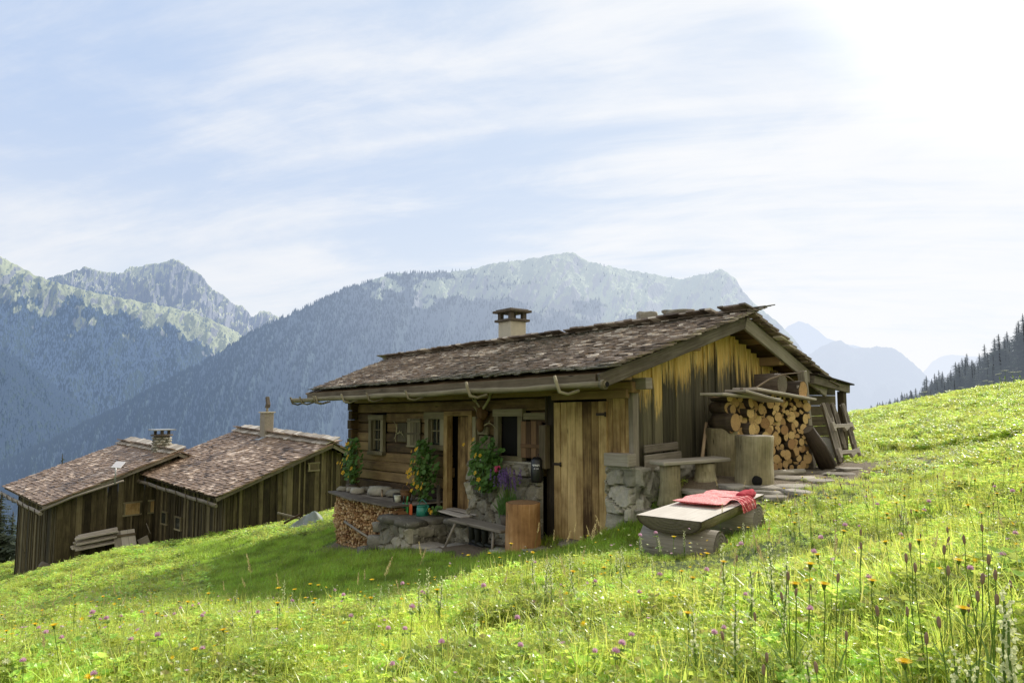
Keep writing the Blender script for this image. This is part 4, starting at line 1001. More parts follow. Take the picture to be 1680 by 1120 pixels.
# lumber leaning and stacked by the left barn
rd = random.Random(77)
gA = lambda px, py, back=.0: inplane(px, py, lA, QA(.25 - back, 0, 0))
for i in range(9):
    k = i//3; y0 = 902 - k*9 - (i % 3)*2.5; p0 = gA(118 + rd.uniform(-3, 8) + k*4, y0, .55 - (i % 3)*.14); p1 = gA(188 + rd.uniform(-4, 6) + (2 - k)*1, y0 - 13, .55 - (i % 3)*.14)
    mb = MB(); mb.beam(p0, p1, .13, .06); o = mb.build('stacked_board', W_PALE, bevel=.006); tag(o, 'grey board in the lumber stack against the left barn wall', 'board', 'boards stacked at the left barn')
mb = MB(); mb.beam(gA(143, 893, .3), gA(190, 881, .3), .04, .24); tag(mb.build('reddish_board', W_RED), 'reddish brown board standing on the lumber stack of the left barn', 'board')
d_ = empty('old_door', gA(207, 915, .5), 'pale grey old plank door with dark rail leaning against the left barn wall', 'door')
mb = MB(); q = [gA(190, 912, .75), gA(226, 906, .75), gA(223, 866, .45), gA(185, 872, .45)]
ex = (q[1] - q[0]).normalized(); ey = (q[3] - q[0]).normalized(); en = ex.cross(ey).normalized(); wv = (q[1] - q[0]).length; hv = (q[3] - q[0]).length
for k in range(3): mb.box(q[0] + ex*wv*(k + .5)/3 + ey*hv/2, ex, ey, en, (wv/3 - .008, hv, .025), grain=1)
mb.build('door_boards', W_PALE, d_, bevel=.004)
mb = MB(); mb.box(q[0] + ex*wv/2 + ey*hv*.8 - lA*.03, ex, ey, en, (wv, .08, .03)); mb.build('rail', W_DARK, d_)
mb = MB(); mb.beam(gA(228, 892, .4), gA(244, 884, .4), .05, .3); tag(mb.build('plank_offcut', W_PALE), 'short pale plank offcut beside the leaning old door', 'board')
mb = MB(); mb.tube([gA(66, 925, .7), gA(90, 935, .7)], .1, 9, jit=.05, mc=1); tag(mb.build('short_log', [W_GREY, M_ENDG]), 'short grey log lying in grass at the corner of the left barn', 'log')
mb = MB(); mb.tube([gA(247, 875, .3), gA(240, 858, .1)], .015, 6); tag(mb.build('leaning_stick', W_GREY), 'thin pale stick leaning in the corner between the two lower barns', 'stick')
# tarpaulin mound with poles beside the right barn
q = on_ground(505, 864, .0, 12, 24); gq = gz(q.x, q.y)
NT = 30; vv_ = []
for i in range(NT):
    for k in range(NT):
        x, y = i/(NT - 1)*2 - 1, k/(NT - 1)*2 - 1; r_ = math.hypot(x, y); a_ = math.atan2(y, x)
        h_ = .26*max(0, 1 - r_**1.3)*(1 + .3*abs(math.sin(a_*3.5 + .6))) + .05*noise.noise(Vector((x*3, y*3, 1))) + .16*max(0, 1 - math.hypot(x - .35, y + .1)*2.6)
        vv_.append((q.x + x*.55, q.y + y*.4, float(ground(q.x + x*.55, q.y + y*.4)) - .03 + h_))
me = np_mesh('tarpaulin_mound', np.array(vv_) - np.array((q.x, q.y, gq)), grid_faces(NT, NT), M_TARP); o = bpy.data.objects.new('tarpaulin_mound', me); COL.objects.link(o); o.location = (q.x, q.y, gq)
tag(o, 'pale grey tarpaulin heap in the grass before the right lower barn', 'tarpaulin')
for i, (a, b) in enumerate((((455, 841), (492, 850)), ((466, 858), (493, 843)))):
    mb = MB(); mb.beam(P(a[0], a[1], q.y - .3), P(b[0], b[1], q.y - .1), .05, .04, m=0); tag(mb.build('wooden_batten', W_RED if i else W_GREY), ['thin grey batten lying level across the tarpaulin heap', 'reddish batten slanting up over the tarpaulin heap'][i], 'batten')

# ================================================================== THINGS AROUND THE MAIN HUT
def place(me_mats, name, loc, rot=(0, 0, 0), scl=(1, 1, 1)):
    o = bpy.data.objects.new(name, me_mats); COL.objects.link(o); o.location = loc; o.rotation_euler = rot; o.scale = scl; return o
# --- tree stump seat (barked orange block)
def stump(base, r, h, mats, name, label, cat, lean=(0, 0), notch=False, seed=0):
    mb = MB(); rd = random.Random(seed); n = 26; rows = 9; b = 0
    prof = [(1 + .04*math.sin(k*2 + seed) + rd.uniform(-.015, .015)) for k in range(n)]
    zz = [-.12] + [h*i/(rows - 1) for i in range(rows)] + [h + .012]
    for i, z in enumerate(zz):
        f = 1 + .03*math.sin(z*9 + seed) if i < len(zz) - 1 else .965
        for k in range(n):
            a = k*2*math.pi/n; rr = r*prof[k]*f*(1 + .02*noise.noise(Vector((math.cos(a)*2, math.sin(a)*2, z*4 + seed))))
            zq = z
            mb.vert((math.cos(a)*rr + lean[0]*z, math.sin(a)*rr + lean[1]*z, zq))
    for i in range(len(zz) - 1):
        for k in range(n):
            k2 = (k + 1) % n; v0, v1 = k*2*math.pi*r/n, (k + 1)*2*math.pi*r/n
            mb.face((i*n + k, i*n + k2, (i + 1)*n + k2, (i + 1)*n + k), [(zz[i], v0), (zz[i], v1), (zz[i + 1], v1), (zz[i + 1], v0)], .5, 0, True)
    mb.face([(len(zz) - 1)*n + k for k in range(n)], [(math.cos(2*math.pi*k/n), math.sin(2*math.pi*k/n)) for k in range(n)], .5, 1)
    o = mb.build(name, mats, None, local=True); o.location = base; return tag(o, label, cat)
def gpt(px, py, Y=None, h=0):
    if Y: q = P(px, py, Y); return Vector((q.x, q.y, gz(q.x, q.y)))
    return on_ground(px, py, h)
E1 = P(858, 880, 9.15); E1.z = P(858, 896, 9.15).z
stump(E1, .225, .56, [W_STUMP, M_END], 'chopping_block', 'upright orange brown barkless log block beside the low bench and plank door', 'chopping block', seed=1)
B1 = P(1237, 785, 8.35); B1.z = P(1237, 788, 8.35).z
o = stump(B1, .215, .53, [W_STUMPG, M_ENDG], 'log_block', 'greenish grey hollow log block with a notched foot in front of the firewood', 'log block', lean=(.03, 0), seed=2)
nb = MB(); nb.blob(B1 + Vector((-.04, -.215, .02)), (.12, .05, .13), 2, 2, .1); nt = nb.build('foot_notch', M_BLACK, None); nt.parent = o; nt.location = nt.location - o.location
B2 = P(1187, 770, 9.0); B2.z = P(1187, 774, 9.0).z
stump(B2, .2, .56, [W_STUMPG, M_ENDG], 'log_block', 'dark grey log block against the gable, carrying the left end of the firewood', 'log block', seed=3)
# --- splay legged bench before the stone wall
bn = empty('plank_bench', L(-2.2, -.62, -2.1), 'low rough plank bench on splayed stick legs against the stone wall', 'bench')
mb = MB(); pa, pb = L(-2.85, -.6, -1.70), L(-1.55, -.66, -1.71); mb.beam(pa, pb, .3, .045); mb.build('seat', W_GREY, bn, bevel=.012)
for s_, v_, ds, dv in ((-2.68, -.72, -.12, -.12), (-2.68, -.5, -.1, .1), (-1.78, -.74, .1, -.12), (-1.78, -.52, .08, .1)):
    mb = MB(); mb.tube([L(s_, v_, -1.72), L(s_ + ds, v_ + dv, -2.09)], [.02, .016], 8); mb.build('leg', W_GREY, bn)
# --- rear bench: board on two stumps with a backrest board
rb = empty('board_bench', P(1130, 790, 8.45), 'weathered board bench on two flared stumps against the gable planks', 'bench')
zt = P(1128, 757, 8.4).z
a_, b_ = P(1078, 759, 8.15), P(1188, 750, 8.55); a_.z = zt; b_.z = zt + .02
mb = MB(); mb.beam(a_ + Vector((0, .05, 0)), b_ + Vector((0, .05, 0)), .3, .045); mb.build('seat', W_GREY, rb, bevel=.01)
for px_, Y_ in ((1099, 8.28), (1157, 8.5)):
    q = P(px_, 780, Y_); q.z = gz(q.x, q.y) - .05; mb = MB(); hh = zt - .025 - q.z
    mb.tube([q, q + Z*hh*.25, q + Z*hh*.6, q + Z*hh], [.165, .135, .12, .125], 14, jit=.06); mb.build('stump_support', W_STUMPG, rb)
mb = MB(); mb.beam(L(.1, .14, -.62), L(.1, .82, -.60), .035, .1, up=Z); mb.beam(L(.12, .12, -.80), L(.12, .86, -.78), .035, .22, up=Z); tag(mb.build('backrest_board', W_GREY, bevel=.008), 'grey board standing on edge behind the rear bench, against the gable', 'board')
# --- hollowed half log bench on two cross logs with two cushions
tb = empty('half_log_bench', P(1150, 880, 5.9), 'thick half log bench with bright sawn seat lying across two round logs in the meadow', 'bench')
nA_, fA_ = P(1096, 851, 5.55), P(1213, 818, 6.85); zt = P(1096, 852, 5.5).z; nA_.z = zt; fA_.z = zt + .03
dirb = (fA_ - nA_).normalized(); sd_ = dirb.cross(Z).normalized()
mb = MB(); n = 18; NP = 15; len_ = (fA_ - nA_).length
for i in range(n + 1):
    t = i/n; c0 = nA_ + (fA_ - nA_)*t + Vector((0, 0, 0))
    hw = .28*(1 - .12*t) ; dp = .15*(1 - max(0, (t - .72)/.28)*.78)*(.86 + .14*min(1, t*8))
    for k in range(NP):
        a = math.pi*k/(NP - 1); x = -math.cos(a)*hw; z = -math.sin(a)**.8*dp
        off = dirb*(-.0 + (.05*math.sin(a) if i == 0 else 0))
        jit = .012*noise.noise(Vector((t*6, k*.9, 3)))
        mb.vert(c0 + sd_*x*(1 + jit) + Z*(z + jit) + off)
for i in range(n):
    for k in range(NP - 1):
        b = i*NP + k; mb.face((b, b + 1, b + NP + 1, b + NP), [(i/n*2, k*.07), (i/n*2, k*.07 + .07), ((i + 1)/n*2, k*.07 + .07), ((i + 1)/n*2, k*.07)], .4, 0, True)
mb.face(list(range(NP))[::-1], [(math.cos(math.pi*k/(NP-1)), math.sin(math.pi*k/(NP-1))) for k in range(NP)][::-1], .5, 1)
mb.face([n*NP + k for k in range(NP)], [(math.cos(math.pi*k/(NP-1)), math.sin(math.pi*k/(NP-1))) for k in range(NP)], .5, 1)
mb.build('log_body', [W_STUMPG, M_ENDG], tb)
mb = MB()
for i in range(n):
    t0, t1 = i/n, (i + 1)/n; ps = []
    for t in (t0, t1):
        hw = .28*(1 - .12*t) - .004; c0 = nA_ + (fA_ - nA_)*t + Z*.004; ps += [c0 - sd_*hw, c0 + sd_*hw]
    mb.poly([ps[0], ps[1], ps[3], ps[2]], r=.8, uv=[(t0*2, 0), (t0*2, .6), (t1*2, .6), (t1*2, 0)])
mb.build('sawn_seat', W_PALE, tb)
for t_, r_, ha, hb_ in ((.24, .15, .31, .33), (len_ - .36, .155, .3, .30)):
    cc = nA_ + dirb*t_ - Z*(.25 if t_ < 1 else .19)
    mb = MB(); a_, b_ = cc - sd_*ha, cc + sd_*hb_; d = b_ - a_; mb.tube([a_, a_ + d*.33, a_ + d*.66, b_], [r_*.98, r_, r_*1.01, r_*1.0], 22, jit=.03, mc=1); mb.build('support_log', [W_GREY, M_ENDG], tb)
def cushion(name, c, ex, ey, sx, sy, th, label, cat='cushion'):
    root = empty(name, c, label, cat); mb = MB(); n = 22; b = 0
    for side in (1, -1):
        for i in range(n + 1):
            for k in range(n + 1):
                x = i/n*2 - 1; y = k/n*2 - 1; e = max(0, (1 - abs(x)**2.6))**.5*max(0, (1 - abs(y)**2.6))**.5
                w_ = .02*noise.noise(Vector((x*2.3, y*2.3, sx*9)))
                mb.vert(c + ex*x*sx/2*(1 - .04*(1 - y*y)*0) + ey*y*sy/2 + Z*(side*th/2*e + th/2 + (w_ if e > 0 else 0)*e + .01*math.sin(x*5)*(1 - e)))
        for i in range(n):
            for k in range(n):
                a = b + i*(n + 1) + k; ids = (a, a + n + 1, a + n + 2, a + 1) if side == 1 else (a, a + 1, a + n + 2, a + n + 1)
                mb.face(ids, [(0, 0)]*4, .5, 0, True)
        b += (n + 1)**2
    mb.build('pad', M_CUSH, root); return root
ctr = nA_ + (fA_ - nA_)*.50 + Z*.012
cu1 = cushion('cushion', ctr - sd_*.02, dirb, sd_, .46, .42, .045, 'nearer red speckled cushion with a fringed flap on the half log bench')
fr = MB(); rd = random.Random(3)   # fringed flap falling over the edge
e0 = ctr + sd_*.20 + dirb*.0
for k in range(12):
    x = -.02 + k*.028; pts = []
    for j in range(6):
        t = j/5; pts.append(e0 + dirb*(x + .02*math.sin(k + j) + t*.12) + sd_*(.0 + .1*min(1, t*1.6)) + Z*(.055 - .02*t - max(0, t - .35)*.17))
    for j in range(5):
        a0, a1 = pts[j], pts[j + 1]; dd = dirb*.016
        fr.poly([a0 - dd, a0 + dd, a1 + dd*(1 - j*.08), a1 - dd*(1 - j*.08)], r=rd.random(), m=k % 2)
fr.build('fringed_flap', [M_CUSH, M_CUSHD], cu1)
ctr2 = nA_ + (fA_ - nA_)*.76 + Z*.015
cu2 = cushion('cushion', ctr2, dirb, sd_, .4, .4, .036, 'farther red cushion with rolled dark red edge on the half log bench')
mb = MB()
for j in range(3):
    pts = [ctr2 + dirb*(-.22 + .085*k + .0) + sd_*(.2 + .02*math.sin(k*1.8 + j)) + Z*(.03 + .015*math.sin(k*2.3 + j*2)) for k in range(6)]
    mb.tube(pts, [.022, .035, .03, .038, .03, .02], 8, jit=.1)
mb.build('rolled_edge', M_CUSHD, cu2)

# --- firewood stack at the gable
def log_mesh(i, r=.06, ln=.34, split=False):
    rd = random.Random(100 + i); mb = MB(); n = 14
    if split:
        a0 = rd.uniform(2.2, 3.6); pts2 = [(0, 0)] + [(math.cos(a0*k/7), math.sin(a0*k/7)) for k in range(8)]
        cx = sum(p[0] for p in pts2)/9; cy = sum(p[1] for p in pts2)/9; pts2 = [((x - cx)*1.25, (y - cy)*1.25) for x, y in pts2]
    else: pts2 = [(math.cos(k*2*math.pi/n)*(1 + rd.uniform(-.06, .06)), math.sin(k*2*math.pi/n)*(1 + rd.uniform(-.06, .06))) for k in range(n)]
    N = len(pts2)
    for y, f in ((-ln/2, 1), (-ln*.2, 1.02), (ln*.25, .98), (ln/2, .97)):
        for x, z in pts2: mb.vert((x*f*r, y, z*f*r))
    for j in range(3):
        for k in range(N):
            k2 = (k + 1) % N; mb.face((j*N + k, (j + 1)*N + k, (j + 1)*N + k2, j*N + k2), [(j*.14, k*.03), (j*.14 + .14, k*.03), (j*.14 + .14, k*.03 + .03), (j*.14, k*.03 + .03)], .5, (1 if (split and k in (0, N - 1)) else 0), not split)
    m_end = 2
    mb.face(list(range(N)), [(x*.95, z*.95) for x, z in pts2], .5, m_end); mb.face([3*N + k for k in range(N)][::-1], [(x*.95, z*.95) for x, z in pts2][::-1], .5, m_end)
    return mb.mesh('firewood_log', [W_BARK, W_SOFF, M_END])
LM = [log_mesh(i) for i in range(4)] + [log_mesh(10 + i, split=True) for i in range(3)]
# logs lie along -U (ends face +U): local y -> -U, so the near cap (-y) faces +U
rotz = math.atan2(-UT.y, -UT.x) - math.pi/2
def pack(x0, x1, z0, z1, sizes, seed, tries=2600, squeeze=1.0):
    rd = random.Random(seed); out = []
    for s_ in sizes:
        for _ in range(tries):
            # drop test: random column, lowest free height
            x = rd.uniform(x0 + s_, x1 - s_); z = z0 + s_
            for (a, b, r_) in out:
                dx = abs(a - x)
                if dx < (s_ + r_)*squeeze: z = max(z, b + math.sqrt(max(0, ((s_ + r_)*squeeze)**2 - dx*dx)))
            if z + s_ <= z1:
                cand = [(x, z)]
                for q in range(14):
                    x2 = min(x1 - s_, max(x0 + s_, x + rd.uniform(-.35, .35))); zz_ = z0 + s_
                    for (a, b, r_) in out:
                        dx = abs(a - x2)
                        if dx < (s_ + r_)*squeeze: zz_ = max(zz_, b + math.sqrt(max(0, ((s_ + r_)*squeeze)**2 - dx*dx)))
                    cand.append((x2, zz_))
                x, z = min(cand, key=lambda c_: c_[1]); out.append((x, z, s_)); break
    return out
rd = random.Random(9)
sizes = [rd.choice([.026, .032, .04, .05, .056, .062, .07, .076, .082]) for _ in range(270)]
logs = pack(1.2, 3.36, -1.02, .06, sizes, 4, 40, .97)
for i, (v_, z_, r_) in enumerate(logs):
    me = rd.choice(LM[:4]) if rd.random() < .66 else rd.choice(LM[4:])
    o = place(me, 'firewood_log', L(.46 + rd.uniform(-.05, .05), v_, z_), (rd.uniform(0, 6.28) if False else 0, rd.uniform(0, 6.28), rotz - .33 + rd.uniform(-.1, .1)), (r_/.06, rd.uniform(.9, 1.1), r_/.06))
    o.rotation_mode = 'XYZ'
    tag(o, 'sawn firewood log stacked crosswise between the gable and the leaning post', 'firewood log', 'firewood logs stacked at the gable')
# barky logs turned sideways at the left end of the stack
for i, (px_, py_, Y_, r_, ln_, tw) in enumerate([(1190, 692, 8.85, .115, .34, -.02), (1188, 671, 8.95, .065, .3, -.05), (1216, 704, 9.05, .085, .36, .0), (1216, 678, 9.1, .085, .32, -.05), (1218, 661, 9.1, .07, .3, -.1), (1202, 686, 9.1, .045, .3, -.2), (1226, 727, 8.95, .1, .34, -.1)]):
    o = place(LM[i % 4 if i not in (3, 4) else 5], 'bark_log', P(px_, py_, Y_), (0, i*1.1, rotz + tw), (r_/.06, ln_/.38, r_/.06))
    tag(o, ['thickest bark covered log on top of the dark log block', 'thin bark log lying above the thickest one at the left of the firewood', 'bark log slanting out beside the thickest one', 'split log showing a pale triangular face at the left of the firewood', 'flared split log just under the cover boards', 'small bark log wedged between two thicker ones at the left end', 'rough bark log just above the rim of the notched log block'][i], 'firewood log')
# darker logs under the right end and the leaning trunk
mb = MB(); q0 = P(1357, 764, 10.2); q1 = P(1324, 704, 10.0); mb.tube([q0, q0 + (q1 - q0)*.5 + Vector((.02, 0, 0)), q1], [.13, .115, .09], 12, jit=.1, mc=1); tag(mb.build('gnarled_log', [W_BARK, M_ENDG]), 'gnarled split trunk leaning against the right end of the firewood', 'log')
# cover boards and the big round on top
for i, (p, q, w_, lb) in enumerate((((1167, 646, 8.5), (1262, 655, 9.35), .34, 'broad grey cover board over the left of the firewood'), ((1206, 642, 8.55), (1268, 658, 9.1), .3, 'upper slanting cover board overlapping the broad one on the firewood'), ((1222, 640, 9.0), (1320, 655, 10.15), .36, 'long grey cover board over the right of the firewood'))):
    a_, b_ = P(*p), P(*q); a_.z += .01*i; mb = MB(); mb.beam(a_, b_, w_, .03); tag(mb.build('cover_board', W_PALE, bevel=.004), lb, 'board')
bl = empty('log_round', P(1268, 645, 9.75), 'big dark log round resting on the firewood cover boards under the gable eave', 'log')
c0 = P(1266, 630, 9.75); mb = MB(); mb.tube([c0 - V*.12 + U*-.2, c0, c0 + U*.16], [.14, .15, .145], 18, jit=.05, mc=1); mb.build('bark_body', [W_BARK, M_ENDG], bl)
mb = MB(); q = P(1296, 640, 10.1); mb.tube([q + U*-.2, q + U*.2], .13, 12, jit=.12, mc=1); tag(mb.build('split_block', [W_BARK, M_END]), 'smaller dark wood block right of the big log round on the cover boards', 'log')
mb = MB(); mb.tube([P(1215, 638, 9.0), P(1240, 636, 9.2), P(1262, 622, 9.3), P(1285, 614, 9.4), P(1315, 611, 9.4)], [.014, .013, .011, .009, .004], 7); mb.tube([P(1285, 614, 9.4), P(1295, 619, 9.4), P(1304, 626, 9.4)], [.008, .006, .003], 6); tag(mb.build('dry_branch', M_TWIG), 'thin bare branch lying over the cover boards and big log round', 'branch')
mb = MB(); mb.tube([P(1309, 632, 9.9), P(1309, 652, 9.9)], .02, 8); tag(mb.build('short_peg', W_GREY), 'short upright peg at the right end of the cover boards', 'peg')
mb = MB(); mb.tube([P(1152, 752, 8.9), P(1159, 693, 9.15)], [.024, .02], 9); tag(mb.build('wooden_stick', W_HAND), 'pale wooden tool handle leaning on the gable behind the rear bench', 'handle')
mb = MB(); a_ = gpt(1262, 773, 9.2); b_ = gpt(1318, 765, 9.7); mb.tube([a_ + Z*.04, b_ + Z*.035], [.045, .04], 10, jit=.04, mc=1); tag(mb.build('ground_pole', [W_GREY, M_ENDG]), 'smooth grey pole lying on the ground along the firewood', 'pole')
# --- hay sled leaning on the lean-to
sl_ = empty('hay_sled', P(1372, 758, 10.6), 'wooden hay sled with curved runner tips standing upright against the lean-to', 'sled')
def runner(pb, pt, nm):
    mb = MB(); d = (pt - pb).normalized(); nrm = Vector((d.x*0 - .15, -1, 0)); nrm = (nrm - d*nrm.dot(d)).normalized(); sd2 = d.cross(nrm).normalized()
    H = (pt - pb).length; prof = [(0, 0), (.13, 0)] + [(.13 + .0, H*.72)] + [(.13 - .05*(1 - math.cos(a))*1.2, H*.72 + math.sin(a)*H*.28) for a in np.linspace(.15, 1.57, 7)] + [(.0, H*.93), (-.01, H*.72)]
    mb.prism(prof, pb - nrm*.06 , nrm, d, sd2, .05); mb.build('runner', W_GREY, sl_, bevel=.006)
    s2 = MB(); s2.prism([(-.02 + x*.0 + a, b_) for a, b_, x in ((.13, H*.1, 0), (.15, H*.1, 0), (.15, H*.72, 0), (.11, H*.9, 0), (.03, H*1.0, 0), (.01, H*.985, 0), (.09, H*.88, 0), (.13, H*.7, 0))], pb - nrm*.06 - sd2*.004, nrm, d, sd2, .058); s2.build('runner_shoe', W_PALE, sl_)
for (bx, by, tx, ty, Yb, Yt) in ((1375, 760, 1347, 661, 10.5, 10.9), (1383, 738, 1362, 661, 10.75, 11.05), (1400, 738, 1379, 662, 10.9, 11.2), (1378, 758, 1353, 661, 10.6, 10.97)):
    runner(P(bx, by, Yb), P(tx, ty, Yt), 'r')
for (ax, ay, bx, by, Y0, Y1) in ((1363, 701, 1396, 699, 10.5, 10.9), (1373, 744, 1407, 741, 10.35, 10.75)):
    a_, b_ = P(ax, ay, Y0), P(bx, by, Y1); d = (b_ - a_).normalized(); up = Vector((-.2, .25, 1)); up = (up - d*up.dot(d)).normalized(); H = (b_ - a_).length
    mb = MB(); mb.prism([(0, -.07), (.05, -.07), (.07, -.02), (.18*H/.35, -.02), (.2*H/.35, -.08), (H - .12, -.02), (H - .05, -.02), (H - .03, -.07), (H, -.07), (H, .06), (H - .06, .06), (H - .1, .035), (.1, .035), (.06, .07), (0, .07)], a_, d, up, d.cross(up), .05)
    mb.build('cross_bar', W_PALE, sl_, bevel=.004)
gd = empty('grindstone', P(1352, 745, 10.9), 'pale round grindstone disc standing behind the foot of the hay sled', 'grindstone')
q = P(1353, 737, 10.85); mb = MB(); mb.tube([q - V*.0 + Vector((.02, .03, 0)), q - Vector((.02, .03, 0))], .19, 26); mb.build('stone_disc', M_BOOTW, gd, bevel=.005)
mb = MB(); mb.tube([q - Vector((.05, .07, 0)), q - Vector((.0, .0, 0))], .02, 8); mb.build('axle', M_IRON, gd)
# --- flag stones of the path
FS = [(1290, 785, .5), (1252, 800, .5), (1330, 775, .55), (1215, 812, .45), (1345, 790, .4), (1300, 799, .45), (1270, 815, .5), (1240, 822, .5), (1170, 812, .6), (1140, 806, .45), (1375, 779, .5), (1395, 770, .4), (1320, 786, .4), (1205, 798, .4), (1068, 838, .4), (990, 884, .4), (1010, 872, .3), (943, 891, .45), (880, 902, .5), (830, 905, .4), (1260, 806, .45), (1228, 806, .4), (1358, 771, .35), (1310, 808, .35)]
PATH = []
for i, (px_, py_, d_) in enumerate(FS):
    q = on_ground(px_, py_, 0, 4, 16); mb = MB(); mb.blob((0, 0, 0), (d_, d_*random.uniform(.6, .85), .06), 60 + i, 2, .14, flat=True, rot=random.uniform(0, 3)); o = mb.build('flagstone', M_SLAB, None, local=True); o.location = q + Z*.002; PATH.append((q.x, q.y, d_*.5))
    tag(o, 'flat irregular grey flagstone sunk in the ground beside the foreground hut', 'flagstone', 'flagstones laid around the foreground hut')
# --- stones on the roof ridge
for px_, py_, d_, lb in ((1061, 524, .3, 'round brown stone weighing down the roof ridge of the foreground hut'), (1112, 519, .42, 'flat lichened stone lying on the ridge near the gable of the foreground hut')):
    q = inplane(px_, py_, V, L(0, RV + .2, 0)); mb = MB(); mb.blob((0, 0, 0), (d_, d_*.7, d_*(.62 if d_ < .4 else .3)), 4 + px_ % 7, 3, .16, flat=True); o = mb.build('ridge_stone', M_ROCK, None, local=True); o.location = q + Z*.05; tag(o, lb, 'stone')

# ================================================================== KINDLING PILE AND DOORSTEP THINGS
def stick_mesh(i):
    rd = random.Random(i); mb = MB(); k = rd.choice([3, 4, 4, 5]); a0 = rd.random()*6
    pts = [(math.cos(a0 + q*2*math.pi/k)*rd.uniform(.75, 1.2)*.021, math.sin(a0 + q*2*math.pi/k)*rd.uniform(.6, 1.1)*.021) for q in range(k)]
    mb.prism(pts, (0, 0, 0), (1, 0, 0), (0, 0, 1), (0, 1, 0), .22, m=0); me = mb.mesh('kindling_stick', M_KIND); return me
m_, g = new_mat('split_kindling')
uv = g.n('ShaderNodeNewGeometry').outputs['Position']; r_ = g.n('ShaderNodeObjectInfo').outputs['Random']; ra = g.attr('rnd')
c_ = g.ramp(g.math('FRACT', g.math('ADD', g.math('MULTIPLY', r_, 7.3), ra)), [(0, (.22, .11, .05)), (.3, (.5, .29, .13)), (.7, (.72, .48, .25)), (1, (.85, .66, .4))])
M_KIND = finish(m_, g, g.mix(g.math('MULTIPLY', g.noise(uv, 60, 4), .6), c_, c4((.12, .06, .03))), .9, g.noise(uv, 90, 3), .4, .004)
SM = [stick_mesh(i) for i in range(12)]
def pile_pt(a): # a 0..1 left to right along the front
    s_ = np.interp(a, [0, .08, .2, 1], [-6.72, -6.5, -6.1, -4.02]); v_ = np.interp(a, [0, .08, .2, 1], [-.45, -.74, -.84, -.90]); return s_, v_
rd = random.Random(44); cand = []
nx, nz = 50, 23
for j in range(nz):
    for i in range(nx):
        a = (i + .5*(j % 2) + rd.uniform(-.25, .25))/nx; zt_ = -1.64; zb_ = np.interp(a, [0, .5, .8, 1], [-2.72, -2.62, -2.5, -2.3]) if a < .8 else -2.0 - (1 - a)*2.4
        z = zt_ - .03 - (j + rd.uniform(-.3, .3))/nz*1.05
        if z < zb_: continue
        s_, v_ = pile_pt(min(1, max(0, a))); dist_ = 0
        cand.append((rd.uniform(.75, 1.5), s_, v_ + rd.uniform(-.035, .02) + .04*math.sin(z*7), z, a))
cand.sort(reverse=True)
for k, (sc_, s_, v_, z_, a) in enumerate(cand[:300]):
    o = place(SM[k % 12], 'kindling_stick', L(s_, v_, z_), (0, rd.uniform(0, 6.28), math.atan2(V.y, V.x) - math.pi/2 + rd.uniform(-.25, .25) - (1.0 if a < .08 else .35 if a < .2 else 0)), (sc_, 1, sc_))
    tag(o, 'split kindling stick end in the tall stack under the far end of the log wall', 'kindling stick', 'kindling sticks stacked before the log wall')
mb = MB()
for sc_, s_, v_, z_, a in cand[300:]:
    k = rd.choice([3, 4, 4]); a0 = rd.random()*6; yaw = rd.uniform(-.2, .2)
    pts = [(math.cos(a0 + q*2*math.pi/k)*rd.uniform(.75, 1.15)*.022*sc_, math.sin(a0 + q*2*math.pi/k)*rd.uniform(.6, 1.1)*.022*sc_) for q in range(k)]
    d = (V + UT*yaw).normalized(); mb.prism(pts, L(s_, v_, z_), UT, Z, d, .2)
tag(mb.build('kindling', M_KIND), 'mass of smaller split kindling filling the stack', 'kindling', kind='stuff')
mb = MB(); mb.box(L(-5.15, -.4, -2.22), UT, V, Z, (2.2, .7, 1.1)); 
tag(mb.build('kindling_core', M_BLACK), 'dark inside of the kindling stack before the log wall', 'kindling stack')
mb = MB()
mb.beam(L(-6.72, -.62, -1.6), L(-5.3, -.86, -1.605), .34, .03); mb.beam(L(-5.35, -.84, -1.6), L(-4.0, -.86, -1.60), .32, .03)
mb.box(L(-5.3, -.35, -1.61), UT, V, Z, (2.6, .8, .02)); tag(mb.build('cover_board', W_GREY, bevel=.004), 'long dark cover board on top of the kindling stack', 'board')
mb = MB(); mb.tube([L(-5.75, -.93, -2.02), L(-5.1, -.97, -2.12), L(-4.5, -1.0, -2.2)], [.022, .02, .014], 8, jit=.1); tag(mb.build('lashing_stick', W_GREY), 'thin bare stick pinned slantwise across the kindling stack', 'stick')
rd = random.Random(15)
for i, (s_, v_, d_) in enumerate([(-6.6, -.55, .2), (-6.3, -.5, .24), (-6.0, -.55, .26), (-5.75, -.35, .22), (-5.45, -.4, .42), (-5.1, -.3, .3), (-4.55, -.35, .22), (-6.15, -.3, .22)]):
    mb = MB(); mb.blob((0, 0, 0), (d_, d_*.7, d_*.45), i + 31, 2, .18, flat=True); o = mb.build('pale_stone', M_STONEW, None, local=True); o.location = L(s_, v_, -1.58 + d_*.17); tag(o, 'pale rough stone lying on the cover board of the kindling stack', 'stone', 'stones on the kindling stack')
mb = MB(); mb.tube([L(-5.3, -.45, -1.48), L(-4.85, -.7, -1.53)], .014, 7); tag(mb.build('wooden_rod', W_HAND), 'thin pale rod lying slantwise on the kindling cover board', 'rod')
